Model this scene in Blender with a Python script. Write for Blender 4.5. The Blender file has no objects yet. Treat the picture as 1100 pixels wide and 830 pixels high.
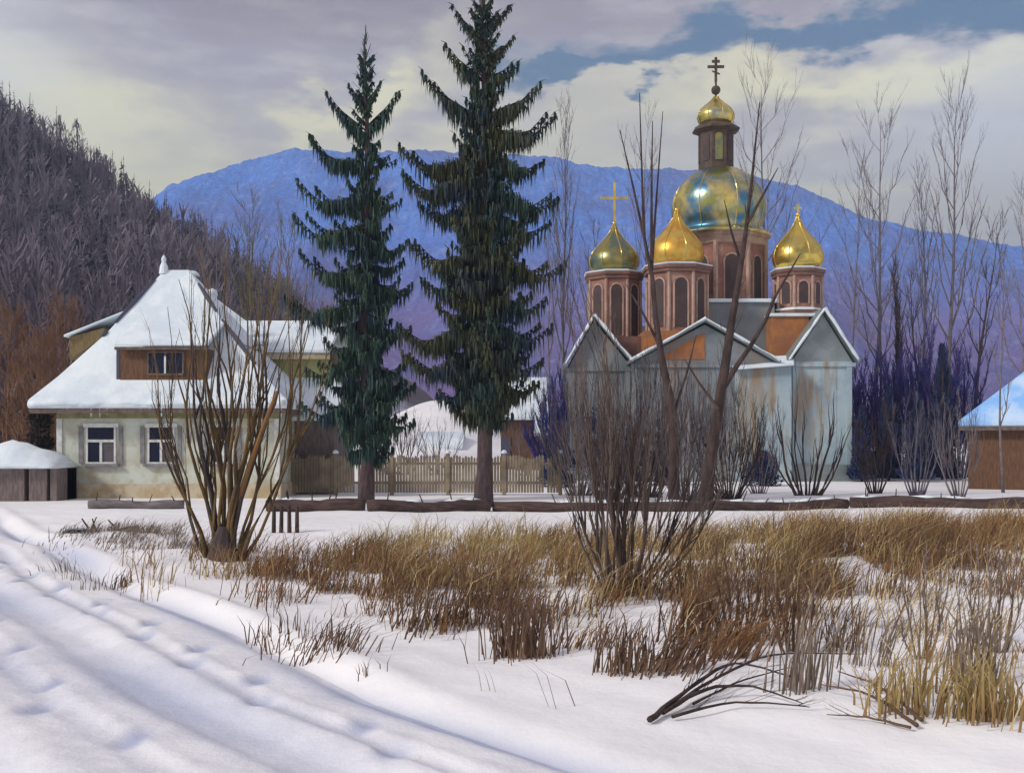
import bpy, math, random
import numpy as np
from mathutils import Vector, noise
R = math.radians
random.seed(7)
rnd = random.random
def ru(a, b): return a + (b - a) * rnd()

# ------------------------------------------------------------------ camera
F = 1180.0; HOR = 470.0; EYE = 1.8
sc = bpy.context.scene
col = sc.collection
cd = bpy.data.cameras.new('camera'); cam = bpy.data.objects.new('camera', cd); col.objects.link(cam)
cd.sensor_width = 36; cd.lens = 36 * F / 1100; cd.shift_y = (HOR - 415) / 1100
cd.clip_start = 0.1; cd.clip_end = 12000
cam.location = (0, 0, EYE); cam.rotation_euler = (R(90), 0, 0)
sc.camera = cam

# ------------------------------------------------------------------ view
sc.view_settings.view_transform = 'Standard'; sc.view_settings.look = 'None'
sc.view_settings.gamma = 1; sc.view_settings.use_curve_mapping = False
sc.view_settings.exposure = 0.86
sc.cycles.max_bounces = 6; sc.cycles.volume_bounces = 0
sc.cycles.transparent_max_bounces = 6

# ------------------------------------------------------------------ sun and sky
SUN_EL = 34; SUN_AZ = -62          # azimuth from +Y (view direction), negative = left
sd = bpy.data.lights.new('sun', 'SUN'); sun = bpy.data.objects.new('sun', sd); col.objects.link(sun)
sd.energy = 1.5; sd.angle = R(10); sd.color = (1.0, 0.94, 0.86)
saz = R(-118); sel = R(SUN_EL)
sdir = Vector((math.sin(saz) * math.cos(sel), math.cos(saz) * math.cos(sel), math.sin(sel)))
sun.rotation_euler = (-sdir).to_track_quat('-Z', 'Y').to_euler()

world = bpy.data.worlds.new('World'); sc.world = world; world.use_nodes = True
nt = world.node_tree; nt.nodes.clear()
def N(t, typ, **kw):
    n = t.nodes.new(typ)
    for k, v in kw.items(): setattr(n, k, v)
    return n
def lin(c):
    return tuple(((x / 255.0) / 12.92 if x / 255.0 <= .04045 else ((x / 255.0 + .055) / 1.055) ** 2.4) for x in c)
class W:
    """little helper for maths on sockets"""
    def __init__(s, t): s.t = t
    def m(s, op, a, b=None, c=None, clamp=False):
        n = N(s.t, 'ShaderNodeMath', operation=op); n.use_clamp = clamp
        for i, v in enumerate((a, b, c)):
            if v is None: continue
            if isinstance(v, (int, float)): n.inputs[i].default_value = v
            else: s.t.links.new(v, n.inputs[i])
        return n.outputs[0]
    def mix(s, f, a, b):
        n = N(s.t, 'ShaderNodeMix', data_type='RGBA')
        for i, v in ((0, f), (6, a), (7, b)):
            if isinstance(v, (int, float)): n.inputs[i].default_value = v
            elif isinstance(v, tuple): n.inputs[i].default_value = v + (1,) if len(v) == 3 else v
            else: s.t.links.new(v, n.inputs[i])
        return n.outputs[2]
    def noise(s, vec, scale, detail=4, rough=.55, dist=0, mp=None):
        if mp:
            q = N(s.t, 'ShaderNodeMapping'); q.inputs['Scale'].default_value = mp
            s.t.links.new(vec, q.inputs[0]); vec = q.outputs[0]
        n = N(s.t, 'ShaderNodeTexNoise'); n.inputs['Scale'].default_value = scale
        n.inputs['Detail'].default_value = detail; n.inputs['Roughness'].default_value = rough
        n.inputs['Distortion'].default_value = dist
        if vec is not None: s.t.links.new(vec, n.inputs['Vector'])
        return n.outputs[0]
    def ramp(s, f, a, b):
        n = N(s.t, 'ShaderNodeMapRange', interpolation_type='SMOOTHSTEP')
        s.t.links.new(f, n.inputs[0]); n.inputs[1].default_value = a; n.inputs[2].default_value = b
        return n.outputs[0]
w = W(nt)
sky = N(nt, 'ShaderNodeTexSky', sky_type='NISHITA'); sky.sun_disc = False
sky.sun_elevation = sel; sky.sun_rotation = saz
tc = N(nt, 'ShaderNodeTexCoord')
D = tc.outputs['Generated']
sep = N(nt, 'ShaderNodeSeparateXYZ'); nt.links.new(D, sep.inputs[0])
az0 = w.m('ARCTAN2', sep.outputs[0], sep.outputs[1])
el0 = w.m('ARCSINE', sep.outputs[2])
n1 = w.noise(D, 5.0, 5, .6, mp=(1, 1, 2.5)); n2 = w.noise(D, 6.3, 5, .6, mp=(1.3, 1, 3.1))
az = w.m('ADD', az0, w.m('MULTIPLY', w.m('SUBTRACT', n1, .5), .22))
el = w.m('ADD', el0, w.m('MULTIPLY', w.m('SUBTRACT', n2, .5), .16))
def gauss(a, e, sa, se, slope=0.0):
    da = w.m('SUBTRACT', az, a); de = w.m('SUBTRACT', w.m('SUBTRACT', el, e), w.m('MULTIPLY', da, slope))
    q = w.m('ADD', w.m('POWER', w.m('ABSOLUTE', w.m('DIVIDE', da, sa)), 2), w.m('POWER', w.m('ABSOLUTE', w.m('DIVIDE', de, se)), 2))
    return w.m('EXPONENT', w.m('MULTIPLY', q, -1))
S = 10.0   # background strength is 0.1
def C10(r, g, b): return tuple(x * S for x in lin((r, g, b)))
base = w.mix(w.ramp(el0, .10, .42), C10(194, 193, 188), C10(136, 127, 135))
base = w.mix(w.m('MULTIPLY', w.ramp(w.noise(D, 3.2, 6, .55, mp=(1, 1, 3.4)), .40, .64), .65), base, C10(146, 141, 154))
fine = w.noise(D, 14, 6, .6, mp=(1, 1, 4))
base = w.mix(w.m('MULTIPLY', w.ramp(fine, .42, .7), .4), base, C10(196, 192, 186))
cream = C10(222, 216, 172)
for a, e, sa, se, sl, k in ((.32, .295, .22, .022, -.06, .95), (-.13, .285, .10, .020, .55, .85), (-.36, .235, .18, .055, -.35, .95), (.05, .215, .25, .02, 0, .45), (.34, .20, .22, .026, -.12, .6), (.0, .265, .14, .03, .1, .5), (-.10, .24, .2, .03, .0, .4)):
    base = w.mix(w.m('MULTIPLY', gauss(a, e, sa, se, sl), k), base, cream)
pale = C10(200, 203, 206)
base = w.mix(w.m('MULTIPLY', gauss(-.48, .31, .09, .07), .8), base, C10(208, 210, 208))
base = w.mix(w.m('MULTIPLY', gauss(.44, .245, .12, .05, -.5), .7), base, pale)
# mauve-grey cloud bank overhead
base = w.mix(w.m('MULTIPLY', gauss(-.12, .385, .32, .04, .02), .55), base, C10(112, 101, 108))
base = w.mix(w.m('MULTIPLY', gauss(.25, .19, .3, .022), .4), base, C10(168, 162, 176))
# the openings where the real sky shows through
hole = w.m('MAXIMUM', gauss(.27, .350, .30, .026, .10), gauss(.10, .325, .14, .016, .12))
hole = w.m('MAXIMUM', hole, gauss(.40, .345, .12, .03, -.1))
hole = w.ramp(hole, .30, .85)
blue = w.mix(.94, sky.outputs[0], C10(30, 84, 116))
final = w.mix(w.m('MULTIPLY', hole, .92), base, blue)
bg = N(nt, 'ShaderNodeBackground'); bg.inputs[1].default_value = 0.1
nt.links.new(final, bg.inputs[0])
wo = N(nt, 'ShaderNodeOutputWorld'); nt.links.new(bg.outputs[0], wo.inputs[0])

# ------------------------------------------------------------------ materials
def mat(name, c, c2=None, scale=4, rough=.85, metal=0, bump=0, bscale=20, lo=.4, hi=.6, mp=None, c3=None, s3=1, mp3=None, attr=None, c_attr=None, coords='Object', spec=.3):
    m = bpy.data.materials.new(name); m.use_nodes = True; t = m.node_tree; ww = W(t)
    b = t.nodes['Principled BSDF']; b.inputs['Roughness'].default_value = rough; b.inputs['Metallic'].default_value = metal
    b.inputs['Specular IOR Level'].default_value = spec
    tcn = N(t, 'ShaderNodeTexCoord'); v = tcn.outputs[coords]
    out = tuple(c)
    if c2 is not None: out = ww.mix(ww.ramp(ww.noise(v, scale, 5, .6, mp=mp), lo, hi), out, tuple(c2))
    if c3 is not None: out = ww.mix(ww.ramp(ww.noise(v, s3, 4, .6, mp=mp3), .48, .68), out, tuple(c3))
    if attr:
        a = N(t, 'ShaderNodeAttribute', attribute_name=attr)
        out = ww.mix(a.outputs['Fac'], out, tuple(c_attr))
    if isinstance(out, tuple): b.inputs['Base Color'].default_value = out + (1,)
    else: t.links.new(out, b.inputs['Base Color'])
    if bump:
        bn = N(t, 'ShaderNodeBump'); bn.inputs['Strength'].default_value = bump; bn.inputs['Distance'].default_value = .05
        t.links.new(ww.noise(v, bscale, 5, .65, mp=mp), bn.inputs['Height']); t.links.new(bn.outputs[0], b.inputs['Normal'])
    return m
M = {}
M['snow'] = mat('snow', (.82, .82, .835), (.87, .87, .875), .6, .75, bump=.35, bscale=4, attr='pack_shade', c_attr=(.46, .50, .62))  # attribute tint: packed snow plus painted blue shade
M['road_snow'] = mat('road_snow', (.83, .83, .85), (.74, .745, .78), 1.3, .65, bump=.4, bscale=6, attr='pack_shade', c_attr=(.40, .45, .60))
M['roof_snow'] = mat('roof_snow', (.74, .82, .86), (.62, .71, .78), .8, .75, bump=.7, bscale=2.2)
M['roof_snow'].node_tree.nodes['Principled BSDF'].inputs['Specular IOR Level'].default_value = .2
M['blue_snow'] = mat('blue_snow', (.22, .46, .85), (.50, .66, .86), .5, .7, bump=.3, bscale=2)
M['far_snow'] = mat('far_snow', (.66, .68, .76), (.42, .40, .52), .12, .8)
M['plaster'] = mat('lime_plaster', (.56, .61, .54), (.46, .47, .38), 1.1, .9, bump=.3, bscale=9, c3=(.42, .38, .28), s3=2.4)
M['plinth'] = mat('ochre_plinth', (.42, .33, .20), (.52, .46, .34), 2.5, .9, bump=.4, bscale=10)
M['frieze'] = mat('olive_board', (.20, .18, .08), (.28, .25, .12), 3, .8, bump=.3, bscale=12)
M['eave'] = mat('weathered_eave_board', (.10, .075, .065), (.16, .12, .10), 5, .8, bump=.4, bscale=16)
M['brown_board'] = mat('brown_boards', (.15, .075, .038), (.10, .052, .03), 3, .75, bump=.4, bscale=8, mp=(6, 6, 1))
M['ochre_board'] = mat('ochre_boards', (.20, .14, .06), (.14, .10, .045), 3, .75, bump=.4, bscale=8, mp=(6, 6, 1))
M['yellow'] = mat('yellow_green_wall', (.46, .46, .20), (.36, .38, .17), 1.4, .85, bump=.25, bscale=9)
M['grey_board'] = mat('grey_brown_boards', (.13, .10, .10), (.19, .15, .14), 3, .85, bump=.5, bscale=7, mp=(5, 5, 1))
M['white'] = mat('white_frame_paint', (.66, .68, .66), (.52, .54, .52), 6, .6)
M['shutter'] = mat('grey_shutter_paint', (.17, .17, .18), (.24, .23, .24), 6, .7)
M['glass'] = mat('dark_pane', (.010, .012, .035), rough=.25, spec=.15)
M['curtain'] = mat('curtained_pane', (.09, .09, .10), (.11, .10, .11), 6, .4, spec=.15)
M['slate'] = mat('slate_blue_board', (.07, .075, .12), rough=.8)  # boards in one even dark slate blue
M['picket'] = mat('weathered_pickets', (.19, .15, .105), (.30, .25, .175), 1.2, .85, bump=.4, bscale=9, c3=(.15, .12, .09), s3=.8)
M['log'] = mat('dark_log_bark', (.055, .034, .032), (.10, .065, .058), 3, .9, bump=.9, bscale=9, mp=(.5, 3, 3))
M['greylog'] = mat('grey_log_bark', (.16, .14, .14), (.24, .21, .21), 3, .9, bump=.8, bscale=9, mp=(.5, 3, 3))
M['needle'] = mat('spruce_needles', (.024, .058, .052), (.045, .085, .055), 1.1, .7, c3=(.028, .055, .085), s3=.7)
M['needle_old'] = mat('spruce_needles_olive', (.022, .050, .044), (.060, .066, .030), .9, .7, c3=(.024, .042, .075), s3=.6)
M['sbark'] = mat('spruce_bark', (.06, .04, .045), (.10, .07, .07), 5, .95, bump=.8, bscale=14, mp=(2, 2, .6))
M['willow'] = mat('olive_brown_stems', (.16, .10, .035), (.085, .06, .035), 2.5, .8, bump=.5, bscale=20)
M['willow_dark'] = mat('dark_stems', (.05, .038, .04), (.085, .065, .06), 2.5, .85, bump=.5, bscale=20)
M['thicket'] = mat('brown_grey_stems', (.085, .06, .05), (.13, .10, .085), 2.5, .85, bump=.5, bscale=20)
M['cut'] = mat('orange_cut_branch', (.26, .13, .04), (.16, .09, .04), 3, .7)
M['dbark'] = mat('dark_brown_bark', (.040, .026, .024), (.075, .05, .045), 3, .9, bump=.6, bscale=15, mp=(2, 2, .7))
M['gbark'] = mat('grey_mauve_bark', (.13, .11, .125), (.19, .165, .175), 3, .9, bump=.5, bscale=15)
M['bbark'] = mat('blue_grey_bark', (.085, .08, .11), (.14, .13, .16), 3, .9)
M['pbark'] = mat('pale_birch_bark', (.42, .41, .40), (.12, .11, .11), 5, .8, mp=(1, 1, 4))
M['rust'] = mat('rust_brown_twigs', (.14, .07, .04), (.20, .11, .06), .9, .9)
M['wood'] = mat('wooded_slope_twigs', (.165, .135, .16), (.25, .215, .26), .06, .95, c3=(.11, .085, .11), s3=.03)
M['hill'] = mat('hill_ground', (.12, .10, .11), (.20, .18, .21), .05, .95, c3=(.62, .62, .70), s3=.05)
M['olive'] = mat('olive_twigs', (.09, .085, .05), (.13, .12, .07), 1, .9)
M['g_ochre'] = mat('pale_ochre_grass', (.38, .29, .12), (.23, .14, .06), .45, .85, lo=.42, hi=.56)
M['g_brown'] = mat('brown_grass', (.22, .115, .048), (.13, .068, .034), .6, .85)
M['g_dark'] = mat('dark_brown_stalks', (.10, .058, .035), (.15, .09, .055), .8, .85)
M['g_grey'] = mat('grey_brown_grass', (.20, .155, .12), (.15, .12, .10), .8, .85)
M['g_straw'] = mat('pale_straw', (.55, .46, .27), (.44, .34, .18), .5, .8)
M['dirt'] = mat('dry_grass_litter', (.30, .22, .11), (.20, .13, .065), 1.2, .95, bump=1, bscale=12)
M['blueshrub'] = mat('blue_black_shrub_leaves', (.018, .030, .10), (.035, .045, .10), .8, .7)
M['darkshrub'] = mat('dark_bush_twigs', (.03, .022, .022), (.05, .04, .03), 1.5, .9)
M['gold'] = mat('gilded_sheet', (.78, .56, .12), (.62, .47, .14), 1.2, .28, metal=.9, bump=.12, bscale=3, c3=(.34, .30, .10), s3=1.1)
M['gold_sky'] = mat('gilding_sky_reflection', (.80, .62, .16), (.06, .19, .32), .42, .3, metal=.85, bump=.2, bscale=3, lo=.40, hi=.64, c3=(.30, .30, .08), s3=1.3)  # gilding; blue patches paint in a reflection of the sky
M['gold_dark'] = mat('tarnished_gilding', (.32, .27, .08), (.16, .20, .14), 1.6, .33, metal=.8, bump=.15, bscale=4)
M['copper'] = mat('coppery_gilding', (.60, .30, .05), (.66, .45, .10), 2.5, .4, metal=.75, bump=.12, bscale=4)
M['brick'] = mat('rose_brick', (.31, .155, .115), (.23, .115, .09), 1.3, .9, bump=.5, bscale=14, c3=(.38, .24, .19), s3=2)
M['brick_dark'] = mat('dark_brick', (.16, .085, .07), (.22, .12, .09), 2, .9, bump=.4, bscale=14)
M['orange'] = mat('orange_brick', (.42, .17, .055), (.30, .13, .06), 1.3, .85, bump=.4, bscale=12)
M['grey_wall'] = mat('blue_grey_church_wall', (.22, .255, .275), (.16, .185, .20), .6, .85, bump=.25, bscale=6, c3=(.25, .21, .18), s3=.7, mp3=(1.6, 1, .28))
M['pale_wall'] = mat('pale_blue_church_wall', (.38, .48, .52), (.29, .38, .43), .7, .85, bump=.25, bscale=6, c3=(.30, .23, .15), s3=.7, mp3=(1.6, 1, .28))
M['metal_roof'] = mat('grey_metal_roof', (.20, .235, .24), (.27, .31, .32), .9, .45, metal=.3, bump=.15, bscale=4)
M['lantern'] = mat('dark_brown_lantern', (.06, .042, .035), (.10, .07, .05), 3, .7)
M['niche'] = mat('dark_niche', (.075, .045, .04), (.05, .035, .035), 2, .6)
M['mountain'] = None

# ------------------------------------------------------------------ helpers
org = {}
def P(px, py, d): return Vector(((px - 550) / F * d, d, EYE - (py - HOR) / F * d))
def XX(px, d): return (px - 550) / F * d
def ZZ(py, d): return EYE - (py - HOR) / F * d

def tag(o, label=None, cat=None, group=None, kind=None):
    if label: o['label'] = label
    if cat: o['category'] = cat
    if group: o['group'] = group
    if kind: o['kind'] = kind
    return o
def thing(name, loc, label, cat, group=None):
    o = bpy.data.objects.new(name, None); col.objects.link(o); o.location = loc
    o.empty_display_size = .3
    org[o.name] = Vector(loc)
    return tag(o, label, cat, group)

class MB:
    def __init__(s): s.v = []; s.f = []
    def box(s, x0, x1, y0, y1, z0, z1):
        b = len(s.v)
        s.v += [(x0, y0, z0), (x1, y0, z0), (x1, y1, z0), (x0, y1, z0), (x0, y0, z1), (x1, y0, z1), (x1, y1, z1), (x0, y1, z1)]
        s.f += [(b, b+3, b+2, b+1), (b+4, b+5, b+6, b+7), (b, b+1, b+5, b+4), (b+1, b+2, b+6, b+5), (b+2, b+3, b+7, b+6), (b+3, b, b+4, b+7)]
        return s
    def poly(s, *pts):
        b = len(s.v); s.v += [tuple(p) for p in pts]; s.f.append(tuple(range(b, b + len(pts)))); return s
    def slab(s, pts, t):
        """thick polygon: pts are the top, extruded straight down by t"""
        b = len(s.v); n = len(pts)
        s.v += [tuple(p) for p in pts] + [(p[0], p[1], p[2] - t) for p in pts]
        s.f.append(tuple(range(b, b + n))); s.f.append(tuple(range(b + 2*n - 1, b + n - 1, -1)))
        for i in range(n): s.f.append((b + i, b + n + i, b + n + (i+1) % n, b + (i+1) % n))
        return s
    def prism(s, pts, d):
        """polygon extruded along vector d"""
        b = len(s.v); n = len(pts); d = Vector(d)
        s.v += [tuple(p) for p in pts] + [tuple(Vector(p) + d) for p in pts]
        s.f.append(tuple(range(b, b + n))); s.f.append(tuple(range(b + 2*n - 1, b + n - 1, -1)))
        for i in range(n): s.f.append((b + i, b + n + i, b + n + (i+1) % n, b + (i+1) % n))
        return s
    def tube(s, pts, rad, n=6):
        b = len(s.v); k = len(pts); pts = [Vector(p) for p in pts]
        for i, p in enumerate(pts):
            d = (pts[min(i+1, k-1)] - pts[max(i-1, 0)])
            if d.length < 1e-6: d = Vector((0, 0, 1))
            d.normalize(); a = Vector((0, 0, 1)) if abs(d.z) < .9 else Vector((1, 0, 0))
            u = d.cross(a).normalized(); v = d.cross(u)
            r = rad[i] if not isinstance(rad, (int, float)) else rad
            for j in range(n):
                t = 2 * math.pi * j / n
                s.v.append(tuple(p + u * (r * math.cos(t)) + v * (r * math.sin(t))))
        for i in range(k - 1):
            for j in range(n):
                s.f.append((b + i*n + j, b + i*n + (j+1) % n, b + (i+1)*n + (j+1) % n, b + (i+1)*n + j))
        s.f.append(tuple(b + j for j in range(n))[::-1]); s.f.append(tuple(b + (k-1)*n + j for j in range(n)))
        return s
    def lathe(s, c, prof, n=32, ph=0.0):
        b = len(s.v); k = len(prof)
        for r, z in prof:
            for j in range(n):
                t = 2 * math.pi * j / n + ph
                s.v.append((c[0] + r * math.cos(t), c[1] + r * math.sin(t), z))
        for i in range(k - 1):
            for j in range(n):
                s.f.append((b + i*n + j, b + i*n + (j+1) % n, b + (i+1)*n + (j+1) % n, b + (i+1)*n + j))
        s.f.append(tuple(b + j for j in range(n))[::-1]); s.f.append(tuple(b + (k-1)*n + j for j in range(n)))
        return s
    def blade(s, p, d, wd, side, segs=1, bend=None):
        """thin tapering leaf from p along d; side = half width direction"""
        b = len(s.v); sd_ = side * (wd * .5)
        if segs == 1:
            q = p + d
            s.v += [tuple(p - sd_), tuple(p + sd_), tuple(q + sd_ * .35), tuple(q - sd_ * .35)]
            s.f.append((b, b+1, b+2, b+3))
        else:
            m = p + d * .55; q = p + d + (bend or Vector((0, 0, 0)))
            s.v += [tuple(p - sd_), tuple(p + sd_), tuple(m + sd_ * .8), tuple(m - sd_ * .8), tuple(q)]
            s.f += [(b, b+1, b+2, b+3), (b+3, b+2, b+4)]
        return s
    def build(s, name, m, parent=None, smooth=False, bevel=0):
        o0 = org[parent.name] if parent else Vector((0, 0, 0))
        me = bpy.data.meshes.new(name)
        a = np.array(s.v, dtype=np.float64).reshape(-1, 3) - np.array(o0)
        me.from_pydata(a.tolist(), [], s.f)
        me.materials.append(m); me.validate(); me.update()
        o = bpy.data.objects.new(name, me); col.objects.link(o)
        if parent: o.parent = parent
        org[o.name] = o0
        if smooth: me.polygons.foreach_set('use_smooth', [True] * len(me.polygons))
        if bevel:
            bv = o.modifiers.new('bevel', 'BEVEL'); bv.width = bevel; bv.segments = 2; bv.limit_method = 'ANGLE'; bv.angle_limit = R(40)
        return o

# ------------------------------------------------------------------ terrain
eY = np.array([-30, -5, 2, 5.66, 6.44, 7.72, 10.5, 13.3, 16.3, 23.6, 40, 80.])
eX = np.array([22, 8.5, 3.4, .72, .055, -.98, -2.67, -4.73, -6.78, -11.0, -20, -42.])
def road_d(X, Y): return (X - np.interp(Y, eY, eX)) * .8
def sm(x, a, b):
    t = np.clip((x - a) / (b - a), 0, 1); return t * t * (3 - 2 * t)
def wob(X, Y):
    return (.5 * np.sin(X * .9 + Y * .37 + 1.3) + .35 * np.sin(X * .41 - Y * .8 + .4) + .3 * np.sin(X * 2.1 + Y * 1.3) + .18 * np.sin(X * 4.3 - Y * 3.1 + 2) + .1 * np.sin(X * 8.7 + Y * 7.1))
foot = []
for i in range(17):
    yy = 6.3 + i * .62; foot.append((float(np.interp(yy, eY, eX)) + (-.58 if i % 2 else -.86) - .02 * i, yy))
for i in range(7):
    yy = 6.6 + i * .7; foot.append((float(np.interp(yy, eY, eX)) + (-2.5 if i % 2 else -2.2), yy))
ditchY = np.array([4., 8.6, 10.2, 12.]); 
def H(X, Y, under=False):
    X = np.asarray(X, dtype=float); Y = np.asarray(Y, dtype=float)
    d = road_d(X, Y)
    near = 1 - sm(Y, 22, 34)
    field = sm(d, .1, 1.0)
    z = near * field * (.05 * wob(X, Y) + .03)
    # berm and trench by the road edge
    z += near * (.075 + .02 * np.sin(Y * 1.7)) * (.35 + .65 * sm(Y, 7, 11)) * np.exp(-((d - .30) / .17) ** 2)
    z -= near * .07 * np.exp(-((d + .02) / .13) ** 2)
    roadm = 1 - sm(d, -.15, .1)
    for off, wd, dp in ((-1.25, .22, .065), (-2.75, .24, .07), (-.72, .10, .03), (-2.0, .10, .02)):
        o = off + .12 * np.sin(Y * .5 + off)
        z -= near * roadm * dp * np.exp(-(((d - o) / wd) ** 2) ** 1.4)
        z += near * roadm * dp * .4 * np.exp(-((d - o - wd * 1.7) / (wd * .6)) ** 2)
    z += near * roadm * .012 * wob(X * 2.3, Y * 2.3)
    for fx, fy in foot:
        z -= .03 * np.exp(-(((X - fx) / .10) ** 2 + ((Y - fy) / .20) ** 2) ** 1.5)
    # hump of litter by the house and a shallow ditch on the right
    z += .22 * np.exp(-(((X + 6.6) / 1.5) ** 2 + ((Y - 17.6) / 1.6) ** 2))
    z += .18 * np.exp(-(((X + 4.6) / 1.3) ** 2 + ((Y - 15.6) / 1.0) ** 2))
    dc = 10.3 - .9 * (X - 3.8) * .5 ; z -= .12 * np.exp(-((Y - dc) / .35) ** 2) * sm(X, 2.9, 3.6)
    # bank carrying the grass on the right
    z += .22 * np.exp(-((Y - 15.5) / 3.5) ** 2) * sm(X, 1.5, 5)
    # gentle snowy rise beyond the yard
    z += 4.6 * np.exp(-(((X + 5.2) / 6.5) ** 2 + ((Y - 82) / 14) ** 2))
    if under: z = z - .03 * sm(-d, .0, .25) * (d > -3.75) * near
    return z
def hz(x, y): return float(H(x, y))
def G(px, py, n=6):
    d = EYE * F / (py - HOR)
    for _ in range(n): d = (EYE - hz(XX(px, d), d)) * F / (py - HOR)
    return Vector((XX(px, d), d, hz(XX(px, d), d)))
def pack_shade_of(X, Y):  # packed ruts, plus blue shade painted along the road edge and in footprints
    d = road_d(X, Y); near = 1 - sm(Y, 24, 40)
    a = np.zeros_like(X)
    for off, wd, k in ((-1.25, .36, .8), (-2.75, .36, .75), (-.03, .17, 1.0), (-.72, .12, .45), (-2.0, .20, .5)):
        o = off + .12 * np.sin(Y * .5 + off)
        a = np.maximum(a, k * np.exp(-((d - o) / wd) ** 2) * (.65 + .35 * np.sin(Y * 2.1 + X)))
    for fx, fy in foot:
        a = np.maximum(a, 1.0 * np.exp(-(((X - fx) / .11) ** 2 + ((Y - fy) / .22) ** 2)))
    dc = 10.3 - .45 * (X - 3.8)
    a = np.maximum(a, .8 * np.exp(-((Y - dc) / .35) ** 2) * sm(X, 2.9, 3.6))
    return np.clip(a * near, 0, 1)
def grid_mesh(name, X, Y, Z, m, attr=None):
    nr, nc = X.shape
    me = bpy.data.meshes.new(name)
    co = np.stack([X, Y, Z], -1).reshape(-1, 3)
    idx = np.arange(nr * nc).reshape(nr, nc)
    q = np.stack([idx[:-1, :-1], idx[:-1, 1:], idx[1:, 1:], idx[1:, :-1]], -1).reshape(-1, 4)
    me.vertices.add(len(co)); me.vertices.foreach_set('co', co.ravel())
    me.loops.add(q.size); me.loops.foreach_set('vertex_index', q.ravel().astype(np.int32))
    me.polygons.add(len(q)); me.polygons.foreach_set('loop_start', np.arange(0, q.size, 4, dtype=np.int32))
    me.polygons.foreach_set('use_smooth', np.ones(len(q), dtype=bool))
    me.update(); me.validate(); me.materials.append(m)
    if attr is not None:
        at = me.attributes.new('pack_shade', 'FLOAT', 'POINT'); at.data.foreach_set('value', attr.ravel().astype(np.float32))
    o = bpy.data.objects.new(name, me); col.objects.link(o); return o
ys = [-40, -20, -8, 0, 2, 3.2]
y = 4.0
while y < 42: ys.append(y); y *= 1.008
while y < 6000: ys.append(y); y *= 1.035
us = np.concatenate([np.linspace(-3, -.72, 26)[:-1], np.linspace(-.7, .7, 480), np.linspace(.72, 3, 26)[1:]])
Yg = np.array(ys)[:, None] * np.ones((1, len(us)))
Xg = us[None, :] * (np.maximum(Yg, 0) + 6)
g = grid_mesh('snowy_ground', Xg, Yg, H(Xg, Yg, True), M['snow'], pack_shade_of(Xg, Yg)); tag(g, kind='structure')
rY = np.concatenate([[-28, -15, -5, 0, 3], np.arange(4, 16, .045), np.arange(16, 60, .2)])
rd = np.linspace(-3.9, .06, 110)
RY = rY[:, None] * np.ones((1, len(rd))); RX = np.interp(rY, eY, eX)[:, None] + rd[None, :] / .8
rz = H(RX, RY) + .004 - .10 * sm(-(rd[None, :]), 3.7, 3.9) - .035 * sm(rd[None, :], 0.0, .06)
r_ = grid_mesh('snowy_road', RX, RY, rz, M['road_snow'], pack_shade_of(RX, RY)); tag(r_, kind='structure')

# wooded hill on the left
hp = [(-900, 60), (-400, 20), (-200, 30), (0, 136), (45, 164), (100, 206), (150, 246), (200, 277), (250, 296), (300, 325), (340, 352), (400, 392), (470, 436), (540, 474), (700, 480), (2000, 490)]
DR = 180.
hx = np.array([XX(a, DR) for a, b in hp]); hzv = np.array([max(0, ZZ(b, DR)) for a, b in hp])
def hill(X, Y):
    s_ = sm(Y, 62, DR) * .85 + .15 * sm(Y, 62, 110)
    back = 1 - .5 * sm(Y, DR, DR + 120)
    zr = np.interp(X, hx, hzv)
    n_ = np.sin(X * .11 + Y * .05) * 1.3 + np.sin(X * .31 - Y * .13) * .7
    return zr * s_ * back + n_ * sm(zr, 1, 12) * sm(Y, 70, 110) - .4
Xh, Yh = np.meshgrid(np.linspace(-260, 40, 160), np.linspace(58, 320, 100))
h_ = grid_mesh('wooded_hill', Xh, Yh, hill(Xh, Yh), M['hill']); tag(h_, kind='structure')

# distant mountain, haze blue painted into its colour
mp_ = [(-900, 420), (-200, 420), (100, 380), (165, 262), (195, 222), (225, 200), (270, 184), (330, 168), (400, 172), (450, 168), (500, 170), (560, 174), (600, 178), (640, 188), (700, 190), (760, 188), (830, 205), (900, 238), (960, 252), (1100, 276), (1300, 300), (1800, 380), (2600, 440)]
DM = 1250.
mx = np.array([XX(a, DM) for a, b in mp_]); mz = np.array([ZZ(b, DM) for a, b in mp_])
def mount(X, Y):
    zr = np.interp(X, mx, mz); s_ = sm(Y, 620, DM); back = 1 - .6 * sm(Y, DM, DM + 500)
    rg = np.zeros_like(X); cr = np.zeros_like(X)
    for i in range(X.shape[0]):
        for k in range(X.shape[1]):
            x, y_ = X[i, k], Y[i, k]
            a = 1 - abs(noise.noise(Vector((x * .0052 + y_ * .001, y_ * .0022, 4.1)))) * 2.2
            b_ = 1 - abs(noise.noise(Vector((x * .014 - y_ * .003, y_ * .006, 8.7)))) * 2
            cr[i, k] = noise.noise(Vector((x * .05, y_ * .05, 1.7))) * 3 + noise.noise(Vector((x * .21, y_ * .21, 5.7))) * 2.2
            rg[i, k] = (a * 34 + b_ * 12) - 30
    return zr * s_ * back + rg * np.sin(np.pi * np.clip(s_, 0, 1)) * 1.1 + cr * sm(zr, 4, 30) * np.clip(s_ * 2, 0, 1) - 1
Xm, Ym = np.meshgrid(np.concatenate([np.linspace(-1500, -520, 60)[:-1], np.linspace(-520, 720, 800), np.linspace(720, 2200, 80)[1:]]), np.linspace(600, 1800, 150))
m = bpy.data.materials.new('mountain_forest_haze_blue'); m.use_nodes = True; t = m.node_tree; ww = W(t)
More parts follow.
